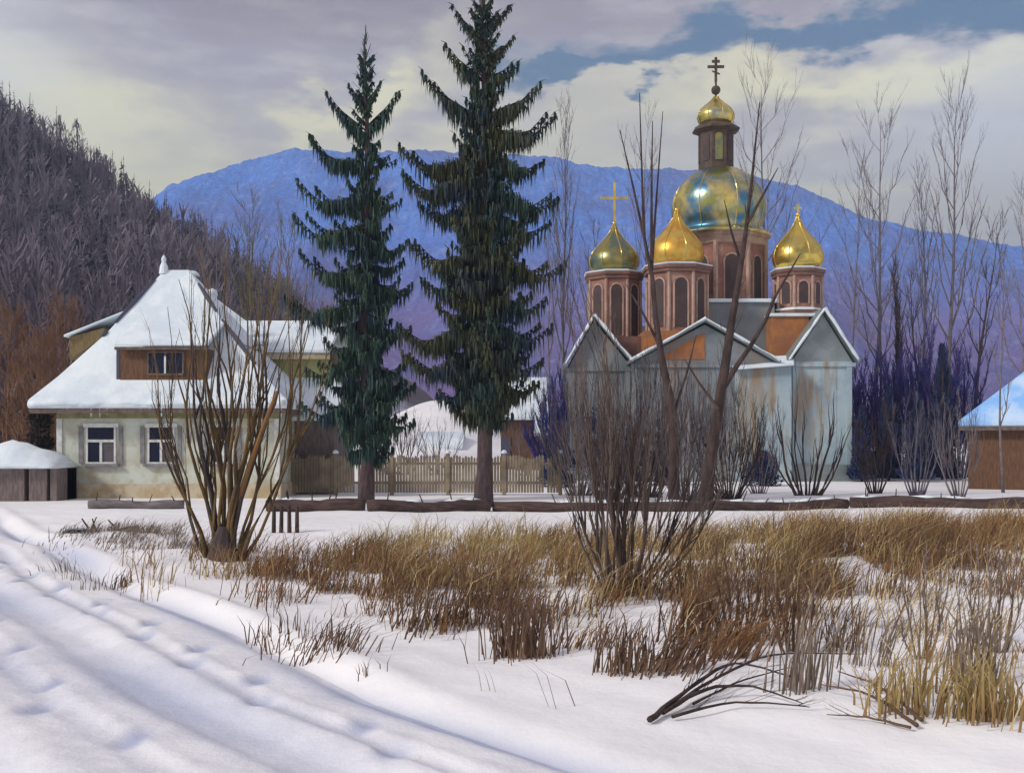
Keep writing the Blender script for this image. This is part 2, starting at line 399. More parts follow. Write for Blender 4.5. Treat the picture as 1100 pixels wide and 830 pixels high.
tcn = N(t, 'ShaderNodeTexCoord'); sp = N(t, 'ShaderNodeSeparateXYZ'); t.links.new(tcn.outputs['Object'], sp.inputs[0])
nz = ww.noise(tcn.outputs['Object'], .006, 5, .6)
hh = ww.m('ADD', sp.outputs[2], ww.m('MULTIPLY', ww.m('SUBTRACT', nz, .5), 150))
cc = ww.mix(ww.ramp(hh, 60, 200), (.24, .13, .38), (.10, .31, .98))  # blue haze of distance put into the colour of the slopes
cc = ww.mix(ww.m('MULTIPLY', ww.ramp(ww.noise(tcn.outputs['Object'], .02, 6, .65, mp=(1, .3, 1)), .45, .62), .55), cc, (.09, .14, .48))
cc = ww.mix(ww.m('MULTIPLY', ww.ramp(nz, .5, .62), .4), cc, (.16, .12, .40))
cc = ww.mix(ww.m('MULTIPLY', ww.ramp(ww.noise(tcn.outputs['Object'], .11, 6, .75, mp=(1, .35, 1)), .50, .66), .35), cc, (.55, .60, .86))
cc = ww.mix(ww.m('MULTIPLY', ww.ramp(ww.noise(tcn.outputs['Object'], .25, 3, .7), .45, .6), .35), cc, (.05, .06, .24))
b = t.nodes['Principled BSDF']; b.inputs['Roughness'].default_value = 1; b.inputs['Specular IOR Level'].default_value = 0
t.links.new(cc, b.inputs['Base Color'])
bn = N(t, 'ShaderNodeBump'); bn.inputs['Distance'].default_value = 12; bn.inputs['Strength'].default_value = .6
t.links.new(ww.noise(tcn.outputs['Object'], .06, 5, .7), bn.inputs['Height']); t.links.new(bn.outputs[0], b.inputs['Normal'])
m_ = grid_mesh('haze_blue_mountain', Xm, Ym, mount(Xm, Ym), m); tag(m_, kind='structure')

# air
hb = MB().box(-2600, 3200, -60, 2100, -2, 420)
hm = bpy.data.materials.new('haze_air'); hm.use_nodes = True; t = hm.node_tree; t.nodes.clear()
pv = N(t, 'ShaderNodeVolumePrincipled'); pv.inputs['Color'].default_value = (.54, .70, 1, 1); pv.inputs['Density'].default_value = .00062
o_ = N(t, 'ShaderNodeOutputMaterial'); t.links.new(pv.outputs[0], o_.inputs['Volume'])
hz_o = hb.build('haze', hm); tag(hz_o, kind='stuff')

# ------------------------------------------------------------------ far wood on the hill
wb = MB()
def brush_tree(mb, base, h, wd, nb, tw=.10):
    """bare broadleaf crown seen from afar: trunk and upswept boughs, each a thin tapering blade"""
    mb.tube([base - Vector((0, 0, .3)), base + Vector((0, 0, h * .5)), base + Vector((0, 0, h))], [h * .014, h * .010, .01], 3)
    for i in range(nb):
        a = ru(0, 6.28); z0 = h * ru(.12, .8); L = h * ru(.18, .42) * (1.1 - z0 / h * .6)
        d = Vector((math.cos(a) * wd * ru(.35, 1), math.sin(a) * wd * ru(.35, 1), L))
        p = base + Vector((0, 0, z0)); s_ = Vector((-math.sin(a + .6), math.cos(a + .6), 0))
        mb.blade(p, d, tw * ru(.7, 1.6), s_)
rs = np.random.RandomState(3)
cnt = 0
while cnt < 1900:
    yy = rs.uniform(70, 186); xx = rs.uniform(-150, 15)
    if np.interp(xx, hx, hzv) < 2.5: continue
    pxx = 550 + xx / yy * F
    if pxx < -120 or pxx > 400: continue
    cnt += 1
    z0 = float(hill(xx, yy)); h = rs.uniform(4, 8.5) * (.75 if yy > 172 else 1)
    brush_tree(wb, Vector((xx, yy, z0)), h, rs.uniform(.7, 1.7), 16, .22)
tag(wb.build('hillside_wood', M['wood']), kind='stuff')
M['farfir'] = mat('dark_mauve_conifers', (.06, .052, .068), (.10, .085, .11), .05, .95)
cb = MB(); cnt = 0
while cnt < 650:
    yy = rs.uniform(74, 184); xx = rs.uniform(-150, -4)
    if np.interp(xx, hx, hzv) < 6: continue
    pxx = 550 + xx / yy * F
    if pxx < -120 or pxx > 330: continue
    cnt += 1; z0 = float(hill(xx, yy)); h = rs.uniform(3.5, 9); bs = Vector((xx, yy, z0)); k_ = h * rs.uniform(.13, .2)
    cb.tube([bs - Vector((0, 0, .3)), bs + Vector((0, 0, h))], [.12, .02], 3)
    for i in range(26):
        q = rnd() ** 1.1; a = ru(0, 6.28); r_k = k_ * (1 - q) * ru(.7, 1.2) + .1
        cb.blade(bs + Vector((0, 0, h * (.1 + .88 * q))), Vector((math.cos(a) * r_k, math.sin(a) * r_k, -r_k * .4)), .55 * (1 - q) + .2, Vector((-math.sin(a), math.cos(a), .3)).normalized())
tag(cb.build('hillside_conifers', M['farfir']), kind='stuff')
for i, (px, py, hh_, lab) in enumerate([
        (64, 150, 8, 'dark blurred tree on the hill crest, uppermost of the ridge trees'),
        (82, 153, 9, 'broad dark bushy tree on the hill ridge left of the pale sky gap'),
        (104, 182, 6, 'small round tree halfway down the hill ridge'),
        (114, 196, 6, 'low dark tree just below the round one on the hill ridge'),
        (135, 210, 5.5, 'spindly ridge tree where the hill starts to brown')]):
    D_ = 176; x_ = XX(px, D_); zb = float(hill(x_, D_)); hh_ = max(hh_, ZZ(py, D_) - zb)
    t_ = thing('ridge_tree', (x_, D_, zb), lab, 'tree', 'trees standing out on the hill ridge')
    MB().tube([Vector((x_, D_, zb - .5)), Vector((x_ + .2, D_, zb + hh_ * .6)), Vector((x_, D_, zb + hh_))], [.18, .12, .03], 5).build('trunk', M['darkshrub'], t_)
    c_ = MB()
    for k in range(240):
        a = ru(0, 6.28); q = rnd() ** .6; zt = ru(.25, 1)
        wr = 1.7 * math.sin(min(1, zt * 1.05) * math.pi) ** .6 + .15
        p = Vector((x_ + math.cos(a) * q * wr, D_ + math.sin(a) * q * wr, zb + hh_ * zt))
        c_.blade(p, Vector((ru(-.25, .25), ru(-.2, .2), ru(.4, 1.0))), .16, Vector((math.cos(a + 1), math.sin(a + 1), .2)))
    c_.build('crown', M['wood'], t_)

# ------------------------------------------------------------------ cottage
hD = 32.7
hx0, hx1 = XX(62, hD), XX(300, hD); hy0, hy1 = hD, hD + 6.4
ze = ZZ(437, hD)
house = thing('cottage', ((hx0 + hx1) / 2, hy0, 0), 'white plastered cottage with a steep snow covered hipped roof and brown dormers', 'house')
MB().box(hx0, hx1, hy0, hy1, .42, ze).build('wall', M['plaster'], house)
MB().box(hx0 - .05, hx1 + .05, hy0 - .06, hy1 + .06, -.25, .42).build('plinth', M['plinth'], house)
MB().box(hx0 - .02, hx1 + .02, hy0 - .03, hy0, ze - .34, ze - .02).build('frieze', M['frieze'], house)
MB().box(hx0 - .02, hx0 + .14, hy0 - .045, hy0 - .003, .43, ze - .35).build('corner_board', M['white'], house)
MB().box(hx1 - .14, hx1 + .02, hy0 - .045, hy0, .43, ze - .35).build('corner_board', M['white'], house)
# roof, two pitches: eaves -> break -> ridge
oh = .62
ex0, ex1, ey0, ey1 = hx0 - oh, hx1 + .35, hy0 - oh, hy1 + oh
RDp = hD + 3.2
rxa, rxb = XX(176, RDp), XX(204, RDp); rzz = ZZ(291, RDp)
zb_ = ZZ(352, RDp - 1.5)
def roof_ring(f, z):   # ring between eaves (0) and ridge (1)
    return [Vector((ex0 + (rxa - ex0) * f, ey0 + (RDp - ey0) * f, z)), Vector((ex1 + (rxb - ex1) * f, ey0 + (RDp - ey0) * f, z)),
            Vector((ex1 + (rxb - ex1) * f, ey1 + (RDp - ey1) * f, z)), Vector((ex0 + (rxa - ex0) * f, ey1 + (RDp - ey1) * f, z))]
rings = [roof_ring(0, ze - .06), roof_ring(-.01, ze + .06), roof_ring(.0, ze + .20), roof_ring(.20, ze + .92), roof_ring(.55, ze + 2.35), roof_ring(.985, rzz - .05), roof_ring(1, rzz + .03)]
rb = MB()
for r in rings: rb.v += [tuple(p) for p in r]
rb.f.append((3, 2, 1, 0))
for i in range(len(rings) - 1):
    for j in range(4): rb.f.append((i*4 + j, i*4 + (j+1) % 4, (i+1)*4 + (j+1) % 4, (i+1)*4 + j))
rb.f.append(tuple((len(rings)-1)*4 + j for j in range(4)))
roof = rb.build('roof', M['roof_snow'], house)
sv = roof.modifiers.new('bevel', 'BEVEL'); sv.width = .09; sv.segments = 3; sv.limit_method = 'ANGLE'; sv.angle_limit = R(22)
MB().box(ex0 + .04, ex1 - .04, ey0 + .02, ey0 + .07, ze - .2, ze - .03).box(ex0 + .04, ex0 + .09, ey0 + .07, ey1 - .07, ze - .2, ze - .03).box(ex1 - .09, ex1 - .04, ey0 + .07, ey1 - .07, ze - .2, ze - .03).box(ex0 + .04, ex1 - .04, ey1 - .07, ey1 - .02, ze - .2, ze - .03).build('eave_board', M['eave'], roof)
MB().lathe((rxa, RDp), [(.16, rzz - .1), (.13, rzz + .15), (.07, rzz + .28), (.085, rzz + .4), (.015, rzz + .52)], 10).build('ridge_finial', M['roof_snow'], roof)
# dark board strips showing through the snow at the hips
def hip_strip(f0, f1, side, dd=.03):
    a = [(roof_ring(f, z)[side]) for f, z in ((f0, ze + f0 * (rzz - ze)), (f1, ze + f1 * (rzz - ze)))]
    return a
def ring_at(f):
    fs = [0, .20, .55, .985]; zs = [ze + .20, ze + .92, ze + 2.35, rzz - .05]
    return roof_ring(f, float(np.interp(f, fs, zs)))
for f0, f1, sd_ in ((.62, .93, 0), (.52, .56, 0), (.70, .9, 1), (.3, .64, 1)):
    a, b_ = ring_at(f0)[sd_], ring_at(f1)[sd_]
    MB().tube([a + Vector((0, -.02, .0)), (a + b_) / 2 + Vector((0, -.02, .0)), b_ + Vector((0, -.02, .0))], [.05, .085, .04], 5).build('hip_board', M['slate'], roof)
# chimney (snow capped)
chx = XX(207, RDp + .4)
ch = MB().box(chx - .17, chx + .17, RDp + .25, RDp + .6, rzz - 1.2, rzz - .12).build('chimney', M['grey_board'], roof, bevel=.02)
MB().lathe((chx, RDp + .42), [(.22, rzz - .117), (.22, rzz - .05), (.13, rzz + .04), (.03, rzz + .07)], 10).build('snow_cap', M['roof_snow'], roof, smooth=True)
chx2 = XX(228, RDp + 1.6)
MB().lathe((chx2, RDp + 1.6), [(.16, rzz - 2.0), (.16, rzz - .62), (.2, rzz - .58), (.15, rzz - .42), (.03, rzz - .36)], 10).build('snow_cap', M['roof_snow'], roof, smooth=True)

# front dormer
dD = hD + .02
dx0, dx1 = XX(129, dD), XX(222, dD); dz0, dz1 = ZZ(408, dD), ZZ(374, dD)
dorm = MB().box(dx0, dx1, dD, dD + 2.0, dz0, dz1).build('dormer', M['brown_board'], house)
MB().slab([Vector((dx0 - .12, dD - .22, dz1 + .16)), Vector((dx1 + .12, dD - .22, dz1 + .16)), Vector((dx1 + .1, RDp - 1.1, dz1 + 1.12)), Vector((dx0 - .1, RDp - 1.1, dz1 + 1.12))], .12).build('dormer_roof', M['roof_snow'], dorm, bevel=.05)
MB().box(dx0 - .1, dx1 + .1, dD - .2, dD - .14, dz1 - .06, dz1 + .03).build('dormer_eave', M['eave'], dorm)
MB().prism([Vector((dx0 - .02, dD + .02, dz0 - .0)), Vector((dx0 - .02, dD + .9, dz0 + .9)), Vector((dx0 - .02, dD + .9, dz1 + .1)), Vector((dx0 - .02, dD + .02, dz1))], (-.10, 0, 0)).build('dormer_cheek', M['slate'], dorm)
wx0, wx1, wz0, wz1 = XX(160, dD), XX(196, dD), ZZ(401, dD), ZZ(379, dD)
fr = MB()
wm = (wx0 + wx1) / 2
fr.box(wx0 - .03, wx1 + .03, dD - .05, dD - .003, wz1, wz1 + .05).box(wx0 - .03, wx1 + .03, dD - .05, dD - .003, wz0 - .05, wz0)
fr.box(wx0 - .05, wx0, dD - .045, dD - .003, wz0, wz1).box(wx1, wx1 + .05, dD - .045, dD - .003, wz0, wz1).box(wm - .03, wm + .03, dD - .055, dD - .003, wz0, wz1)
f_ = fr.build('dormer_window', M['eave'], dorm)
MB().box(wx0 + .001, wm - .031, dD - .025, dD - .004, wz0 + .001, wz1 - .001).build('dormer_pane', M['glass'], dorm)
MB().box(wm + .031, wx1 - .001, dD - .025, dD - .004, wz0 + .001, wz1 - .001).build('dormer_pane', M['glass'], dorm)
MB().box(wm - .028, wm + .028, dD - .07, dD - .056, wz0, wz1 - .1).build('window_bar', M['white'], dorm)
# left side dormer with ochre cheek seen from the front
lx0, lx1 = XX(80, hD + 2.6), XX(117, hD + 2.6)
ld = MB().prism([Vector((lx0, hD + 2.2, ZZ(386, hD + 2.2))), Vector((lx1, hD + 2.2, ZZ(352, hD + 2.2) - .25)), Vector((lx1, hD + 2.2, ZZ(352, hD + 2.2))), Vector((lx0, hD + 2.2, ZZ(362, hD + 2.2)))], (0, 2.2, 0)).build('side_dormer', M['ochre_board'], house)
MB().slab([Vector((lx0 - .12, hD + 2.02, ZZ(360, hD + 2.2))), Vector((rxa - .3, hD + 2.4, rzz - 1.1)), Vector((rxa - .3, hD + 4.2, rzz - 1.1)), Vector((lx0 - .12, hD + 4.6, ZZ(360, hD + 2.2)))], .08).build('dormer_roof', M['roof_snow'], ld, bevel=.03)
# right side dormer
qx0, qx1 = XX(232, hD + 2.0), XX(265, hD + 2.0)
rd_ = MB().prism([Vector((qx0, hD + 1.9, ZZ(372, hD + 1.9))), Vector((qx0, hD + 1.9, ZZ(388, hD + 1.9))), Vector((qx1, hD + 1.9, ZZ(402, hD + 1.9))), Vector((qx1, hD + 1.9, ZZ(372, hD + 1.9)))], (0, 1.8, 0)).build('side_dormer', M['ochre_board'], house)
MB().slab([Vector((qx0 - .9, hD + 1.7, ZZ(352, hD + 2))), Vector((qx1 + .12, hD + 1.7, ZZ(370, hD + 2))), Vector((qx1 + .12, hD + 3.9, ZZ(370, hD + 2))), Vector((qx0 - .9, hD + 3.9, ZZ(352, hD + 2)))], .07).build('dormer_roof', M['roof_snow'], rd_, bevel=.03)

def cot_window(px0, px1, py0, py1, D_, parent, dark=False):
    x0, x1, z0, z1 = XX(px0, D_), XX(px1, D_), ZZ(py1, D_), ZZ(py0, D_)
    fr = MB(); y0 = D_ - .06; y1 = D_ - .003
    tz = z0 + (z1 - z0) * .6; xm = (x0 + x1) / 2; t_ = .055
    fr.box(x0 - .08, x1 + .08, y0, y1, z1 - t_, z1 + .07).box(x0 - .02, x1 + .02, y0, y1, z0, z0 + t_)
    fr.box(x0, x0 + t_, y0, y1, z0 + t_, z1 - t_).box(x1 - t_, x1, y0, y1, z0 + t_, z1 - t_)
    fr.box(x0 + t_, x1 - t_, y0, y1, tz - .04, tz + .04).box(xm - .035, xm + .035, y0, y1, z0 + t_, tz - .04)
    w_ = fr.build('window', M['white'], parent)
    py_ = D_ - .03
    MB().box(x0 + t_, x1 - t_, py_, y1, tz + .04, z1 - t_).build('pane', M['glass'], w_)
    MB().box(x0 + t_, xm - .035, py_, y1, z0 + t_, tz - .04).build('pane', M['glass'], w_)
    MB().box(xm + .035, x1 - t_, py_, y1, z0 + t_, tz - .04).build('pane', M['curtain'], w_)
    MB().box(x0 - .22, x0 - .09, y0 + .01, y1, z0 + .02, z1 - .02).build('shutter', M['shutter'], w_)
    MB().box(x1 + .09, x1 + .2, y0 + .01, y1, z0 - .02, z1 - .02).build('shutter', M['shutter'], w_)
    MB().box(x0 - .1, x1 + .1, D_ - .14, y1, z0 - .08, z0 - .003).build('sill', M['shutter'], w_)
for i in range(26):
    x = ru(ex0 + .1, ex1 - .1); MB().tube([Vector((x, ey0 + .03, ze - .02)), Vector((x, ey0 + .03, ze - .12 - ru(.05, .22)))], [.016, .003], 5).build('icicle', M['roof_snow'], roof)
lip = MB(); lp = [Vector((ex0 + .05 + (ex1 - ex0 - .1) * k / 40, ey0 + .03 + ru(-.02, .02), ze + .08 + ru(-.025, .03))) for k in range(41)]
lip.tube(lp, [ru(.07, .12) for _ in lp], 7).build('snow_lip', M['roof_snow'], roof, smooth=True)
cot_window(93, 125, 457, 498, hD, house)
cot_window(159, 188, 457, 498, hD, house)
cot_window(228, 252, 457, 498, hD, house)

# attached rear wing with its own snow roof, yellow clerestory wall and lean-to
wing = thing('annex', (XX(300, 38), 37, 0), 'low annex joined to the back of the cottage, with snowy roofs over a yellow green wall', 'annex')
WX0, WX1 = XX(240, 38), XX(358, 38)
MB().box(WX0, WX1, 37.4, 42, 0, ZZ(374, 37.4)).build('wall', M['yellow'], wing)
MB().slab([Vector((WX0 - .3, 37.0, ZZ(374, 37))), Vector((WX1 + .05, 37.0, ZZ(375, 37))), Vector((WX1 + .05, 40, ZZ(344, 40))), Vector((WX0 - .3, 40, ZZ(344, 40)))], .14).slab([Vector((WX0 - .3, 40.003, ZZ(344, 40))), Vector((WX1 + .05, 40.003, ZZ(344, 40))), Vector((WX1 + .05, 43, ZZ(372, 40))), Vector((WX0 - .3, 43, ZZ(372, 40)))], .14).build('roof', M['roof_snow'], wing, bevel=.04)
MB().box(WX0 - .3, WX1 + .03, 37.06, 37.14, ZZ(374, 37) - .36, ZZ(374, 37) - .15).build('fascia', M['plinth'], wing)
MB().box(WX1 + .003, WX1 + .12, 37.36, 42, 0, ZZ(374, 37.4) - .01).build('corner_post', M['brown_board'], wing)
ap = P(223, 313, 40.2); wz_ = ZZ(372, 38)
cr = MB(); cr.v += [(XX(190, 38), 37.2, wz_), (XX(290, 38), 37.2, wz_), (XX(285, 38), 43, wz_), (XX(190, 38), 43, wz_), tuple(ap), (XX(262, 40), 40.1, ZZ(343, 40))]
cr.f += [(3, 2, 1, 0), (0, 1, 5, 4), (1, 2, 5), (2, 3, 4, 5), (3, 0, 4)]
cr.build('raised_roof', M['roof_snow'], wing, bevel=.05)
LX0, LX1 = XX(262, 35), XX(362, 35)
MB().slab([Vector((LX0, 34.6, ZZ(447, 34.6))), Vector((LX1, 34.6, ZZ(447, 34.6))), Vector((LX1, 37.39, ZZ(405, 37.4))), Vector((LX0, 37.39, ZZ(405, 37.4)))], .16).build('lean_to_roof', M['roof_snow'], wing, bevel=.05)
MB().box(LX0 + .1, LX1 - .1, 35.0, 37.38, 0, ZZ(447, 35) - .14).build('lean_to_wall', M['grey_board'], wing)

# shed at the left edge
shx0, shx1, shD = XX(-60, 31), XX(60, 31), 31.
shed = thing('woodshed', ((shx0 + shx1) / 2, shD, 0), 'low grey plank shed with a thick snow cap at the left edge beside the cottage', 'shed')
for i in range(8):
    a_ = shx0 + (shx1 - shx0) * i / 8
    if i == 6: continue
MB().box(shx0, XX(26, shD), shD, shD + 1.5, -.1, ZZ(503, shD)).box(XX(31, shD), XX(50, shD), shD, shD + 1.5, -.1, ZZ(503, shD)).box(XX(53, shD), shx1, shD + .05, shD + 1.5, -.1, ZZ(503, shD)).box(shx0, shx1, shD + .8, shD + 1.45, -.1, ZZ(504, shD)).build('wall', M['grey_board'], shed)
sn = MB(); nx = 14
prof = [(0, ZZ(503, shD)), (.12, ZZ(496, shD)), (.45, ZZ(481, shD)), (1.0, ZZ(468, shD)), (1.6, ZZ(472, shD)), (2.0, ZZ(500, shD))]
for i in range(nx + 1):
    x_ = shx0 + (shx1 - shx0) * i / nx; k = (.80 - .64 * max(0, (i / nx - .66) / .34) ** 1.3) * (1 + .10 * math.sin(i * 1.1))
    for dy, z_ in prof: sn.v.append((x_ + ru(-.03, .03), shD - .25 + dy, ZZ(503, shD) + (z_ - ZZ(503, shD)) * k * ru(.95, 1.04)))
for i in range(nx):
    for j in range(5): sn.f.append((i*6 + j, i*6 + j + 1, (i+1)*6 + j + 1, (i+1)*6 + j))
sn.f.append(tuple(range(6))[::-1]); sn.f.append(tuple(nx*6 + j for j in range(6)))
for i in range(nx): sn.f.append((i*6, (i+1)*6, (i+1)*6 + 5, i*6 + 5))
sn.build('snow_cap', M['roof_snow'], shed, smooth=True)

# ------------------------------------------------------------------ church
cx, cy = XX(775, 50), 50.
church = thing('church', (cx, cy, 0), 'brick church with golden onion domes and crosses, pale blue grey walls and snowy gables', 'church')
def octa(mb, c, r, z0, z1, n=8): return mb.lathe(c, [(r, z0), (r, z1)], n, math.pi / 8)
def bay(pxa, pxb, pxc, pya, pyc, D_, depth, wm_, gm_, name, base=0):
    """gabled bay: eaves at pxa/pxb (height pya), apex pxc at pyc"""
    xa, xb, xc = XX(pxa, D_), XX(pxb, D_), XX(pxc, D_); za, zc = ZZ(pya, D_), ZZ(pyc, D_)
    w_ = MB().box(xa + .18, xb - .18, D_, D_ + depth, -.2, za).build('wall', wm_, church)
    MB().prism([Vector((xa + .18, D_ + .004, za)), Vector((xb - .18, D_ + .004, za)), Vector((xc, D_ + .004, zc - .06))], (0, depth - .1, 0)).build('gable', gm_, w_)
    s_ = MB(); th = .10
    for (x0, x1) in ((xa, xc), (xb, xc)):
        o0 = Vector((x0, D_ - .28, za - .06)); o1 = Vector((x1, D_ - .28, zc + .04))
        nrm = Vector((-(o1.z - o0.z), 0, (o1.x - o0.x))).normalized()
        if nrm.z < 0: nrm = -nrm
        s_.prism([o0, o1, o1 + Vector((0, 0, .15)), o0 + nrm * .13], (0, depth + .28, 0))
    s_.build('gable_roof', M['metal_roof'], w_)
    e = MB()
    for (x0, x1) in ((xa, xc), (xb, xc)):
        pts = []; 
        for k in range(9):
            q = k / 8; pts.append(Vector((x0 + (x1 - x0) * q, D_ - .30, za + .06 + (zc - za + .1) * q + ru(-.02, .03))))
        e.tube(pts, [ru(.025, .085) for _ in pts], 6)
    e.build('snow_edge', M['roof_snow'], w_)
    MB().box(xa + .05, xb - .05, D_ - .08, D_ - .003, za - .22, za - .06).build('cornice', wm_, w_)
    sm_ = MB(); xq = xa + .75
    nb_ = 0
    while xq < xb - .75:
        MB().box(xq, xq + .022, D_ - .014, D_ - .0025, .7, za - .223).build('cladding_seam', wm_, w_); xq += .62
    for xq in (xa + .2, xb - .42): MB().box(xq, xq + .22, D_ - .06, D_ - .003, .7, za - .223).build('pilaster', wm_, w_)
    MB().box(xa + .1, xb - .1, D_ - .1, D_ - .003, -.2, .7).build('plinth', M['metal_roof'], w_)
    return w_
MB().box(XX(622, 47.5), XX(912, 47.5), 47.5, 54.5, -.2, ZZ(392, 47.5)).build('nave_wall', M['grey_wall'], church)
MB().slab([Vector((XX(618, 47.2), 47.3, ZZ(391, 47.3))), Vector((XX(916, 47.2), 47.3, ZZ(391, 47.3))), Vector((XX(880, 51), 51, ZZ(350, 51))), Vector((XX(650, 51), 51, ZZ(350, 51)))], .12).slab([Vector((XX(650, 51), 51.003, ZZ(350, 51))), Vector((XX(880, 51), 51.003, ZZ(350, 51))), Vector((XX(916, 47.2), 54.8, ZZ(391, 47.3))), Vector((XX(618, 47.2), 54.8, ZZ(391, 47.3)))], .12).build('nave_roof', M['metal_roof'], church)
bay(607, 682, 638, 393, 343, 46.0, 4, M['grey_wall'], M['grey_wall'], 'left')
bay(676, 836, 757, 389, 347, 45.0, 5, M['grey_wall'], M['grey_wall'], 'porch')
MB().prism([P(706, 386, 44.98), P(757, 386, 44.98), P(757, 357, 44.98)], (0, .06, 0)).build('brick_panel', M['orange'], church)
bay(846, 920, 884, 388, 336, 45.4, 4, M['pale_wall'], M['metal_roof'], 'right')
# pale half of the right bay beside the porch
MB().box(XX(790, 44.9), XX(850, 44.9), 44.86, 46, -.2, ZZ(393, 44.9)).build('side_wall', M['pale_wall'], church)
sl = MB().slab([Vector((XX(786, 44.8), 44.6, ZZ(395, 44.6))), Vector((XX(852, 44.8), 44.6, ZZ(390, 44.6))), Vector((XX(852, 46), 46, ZZ(381, 46))), Vector((XX(786, 46), 46, ZZ(385, 46)))], .1).build('side_roof', M['roof_snow'], church, bevel=.03)
# dark plastered block that carries the drum
MB().box(XX(748, 47.3), XX(832, 47.3), 47.3, 52.7, ZZ(395, 47.3), ZZ(325, 47.3)).build('crossing_block', M['grey_wall'], church)
MB().box(XX(745, 47.2), XX(835, 47.2), 47.15, 52.85, ZZ(325, 47.3), ZZ(321, 47.3)).build('snow_ledge', M['roof_snow'], church, bevel=.03)
# orange plinth of the right tower
MB().box(XX(829, 46.3), XX(869, 46.3), 46.3, 49.2, 4, ZZ(340, 46.3)).build('tower_base', M['orange'], church)
MB().box(XX(827, 46.3), XX(876, 46.3), 46.2, 49.4, ZZ(340, 46.3), ZZ(336.5, 46.3)).build('snow_ledge', M['roof_snow'], church, bevel=.03)
MB().box(XX(632, 47), XX(690, 47), 46.6, 50.6, 4.5, ZZ(362, 47)).build('tower_base', M['brick_dark'], church)
MB().box(XX(692, 45.6), XX(757, 45.6), 45.6, 49.2, 4.5, ZZ(355, 45.6)).build('tower_base', M['orange'], church)

def arch_pts(w_, z0, z1, n=8):
    r = w_ / 2; pts = [(-r, z0), (r, z0)]
    for i in range(n + 1):
        a = math.pi * i / n; pts.append((r * math.cos(a), z1 - r + r * math.sin(a)))
    return pts
def niche(c, R_, ang, w_, z0, z1, m1, parent, frame=True, name='arched_window'):
    """arched recess-like panel set on the face of a drum, with a raised frame"""
    n_ = Vector((math.cos(ang), math.sin(ang), 0)); t_ = Vector((-n_.y, n_.x, 0))
    o = Vector((c[0], c[1], 0)) + n_ * R_
    a = MB().prism([o + t_ * x + Vector((0, 0, z)) for x, z in arch_pts(w_, z0, z1)], n_ * .025).build(name, m1, parent)
    if frame:
        e = MB(); pp = arch_pts(w_ + .06, z0 - .04, z1 + .05)
        path = [o + t_ * x + Vector((0, 0, z)) + n_ * .02 for x, z in pp[1:]] + [o + t_ * pp[0][0] + Vector((0, 0, pp[0][1])) + n_ * .02]
        e.tube(path, .04, 5); e.build('window_surround', M['brick_light'], parent)
    return a
M['brick_light'] = mat('pale_rose_moulding', (.46, .33, .27), (.36, .23, .18), 2, .9)
def tower(pc, D_, rpx, ytop, ybot, wn=True, mm='brick', pil=True):
    r = rpx / F * D_; c = (XX(pc, D_), D_); z1 = ZZ(ytop, D_); z0 = ZZ(ybot, D_)
    k = math.cos(math.pi / 8)
    tw = octa(MB(), c, r, z0, z1).build('tower', M[mm], church)
    co = MB()
    co.lathe(c, [(r * 1.01, z1 - .30), (r * 1.10, z1 - .26), (r * 1.10, z1 - .16), (r * 1.16, z1 - .10), (r * 1.16, z1 + .02), (r * .9, z1 + .08)], 8, math.pi / 8)
    co.build('cornice', M['brick_dark'], tw); co = MB()
    co.lathe(c, [(r * 1.01, z0 + .02), (r * 1.12, z0 + .06), (r * 1.12, z0 + .20), (r * 1.01, z0 + .30)], 8, math.pi / 8)
    co.build('base_moulding', M['brick_dark'], tw)
    MB().lathe(c, [(r * 1.17, z1 + .023), (r * 1.19, z1 + .07), (r * 1.0, z1 + .13), (r * .8, z1 + .14)], 8, math.pi / 8).build('snow_ledge', M['roof_snow'], tw)
    MB().lathe(c, [(r * 1.13, z0 + .2), (r * 1.14, z0 + .27), (r * 1.02, z0 + .31)], 8, math.pi / 8).build('snow_ledge', M['roof_snow'], tw)
    if pil:
        p_ = MB()
        for i in range(8):
            a = math.pi / 8 + i * math.pi / 4
            p_.tube([Vector((c[0] + r * math.cos(a), c[1] + r * math.sin(a), z0 + .3)), Vector((c[0] + r * math.cos(a), c[1] + r * math.sin(a), z1 - .28))], .075, 6)
        p_.build('pilaster', M['brick_light'], tw)
    if wn:
        for i in range(8):
            a = i * math.pi / 4
            if math.sin(a) > .3: continue
            niche(c, r * k + .004, a, r * .40, z0 + .5, z1 - .55, M['niche'], tw)
    return c, z1, r
ONION = [(.80, 0), (.93, .06), (1.0, .16), (1.0, .25), (.93, .36), (.78, .47), (.58, .58), (.40, .68), (.26, .77), (.15, .86), (.08, .94), (.04, 1)]
def smooth_prof(pts, k=4):
    out = []; n = len(pts)
    for i in range(n - 1):
        p0 = pts[max(i-1, 0)]; p1 = pts[i]; p2 = pts[i+1]; p3 = pts[min(i+2, n-1)]
        for j in range(k):
            t = j / k; q = []
            for d in (0, 1):
                q.append(.5 * ((2*p1[d]) + (-p0[d] + p2[d]) * t + (2*p0[d] - 5*p1[d] + 4*p2[d] - p3[d]) * t*t + (-p0[d] + 3*p1[d] - 3*p2[d] + p3[d]) * t**3))
            out.append(tuple(q))
    out.append(pts[-1]); return out
def dome(c, r, z0, h, m_, prof=ONION, ribs=True):
    d = MB().lathe(c, [(a * r, z0 + b_ * h) for a, b_ in smooth_prof(prof)], 40).build('dome', m_, church, smooth=True)
    if ribs:
        e = MB()
        for i in range(8):
            a = i * math.pi / 4 + .2
            e.tube([Vector((c[0] + (q * r + .008) * math.cos(a), c[1] + (q * r + .008) * math.sin(a), z0 + b_ * h)) for q, b_ in smooth_prof(prof, 2)], .022, 4)
        e.build('rib', M['gold'], d)
    return d
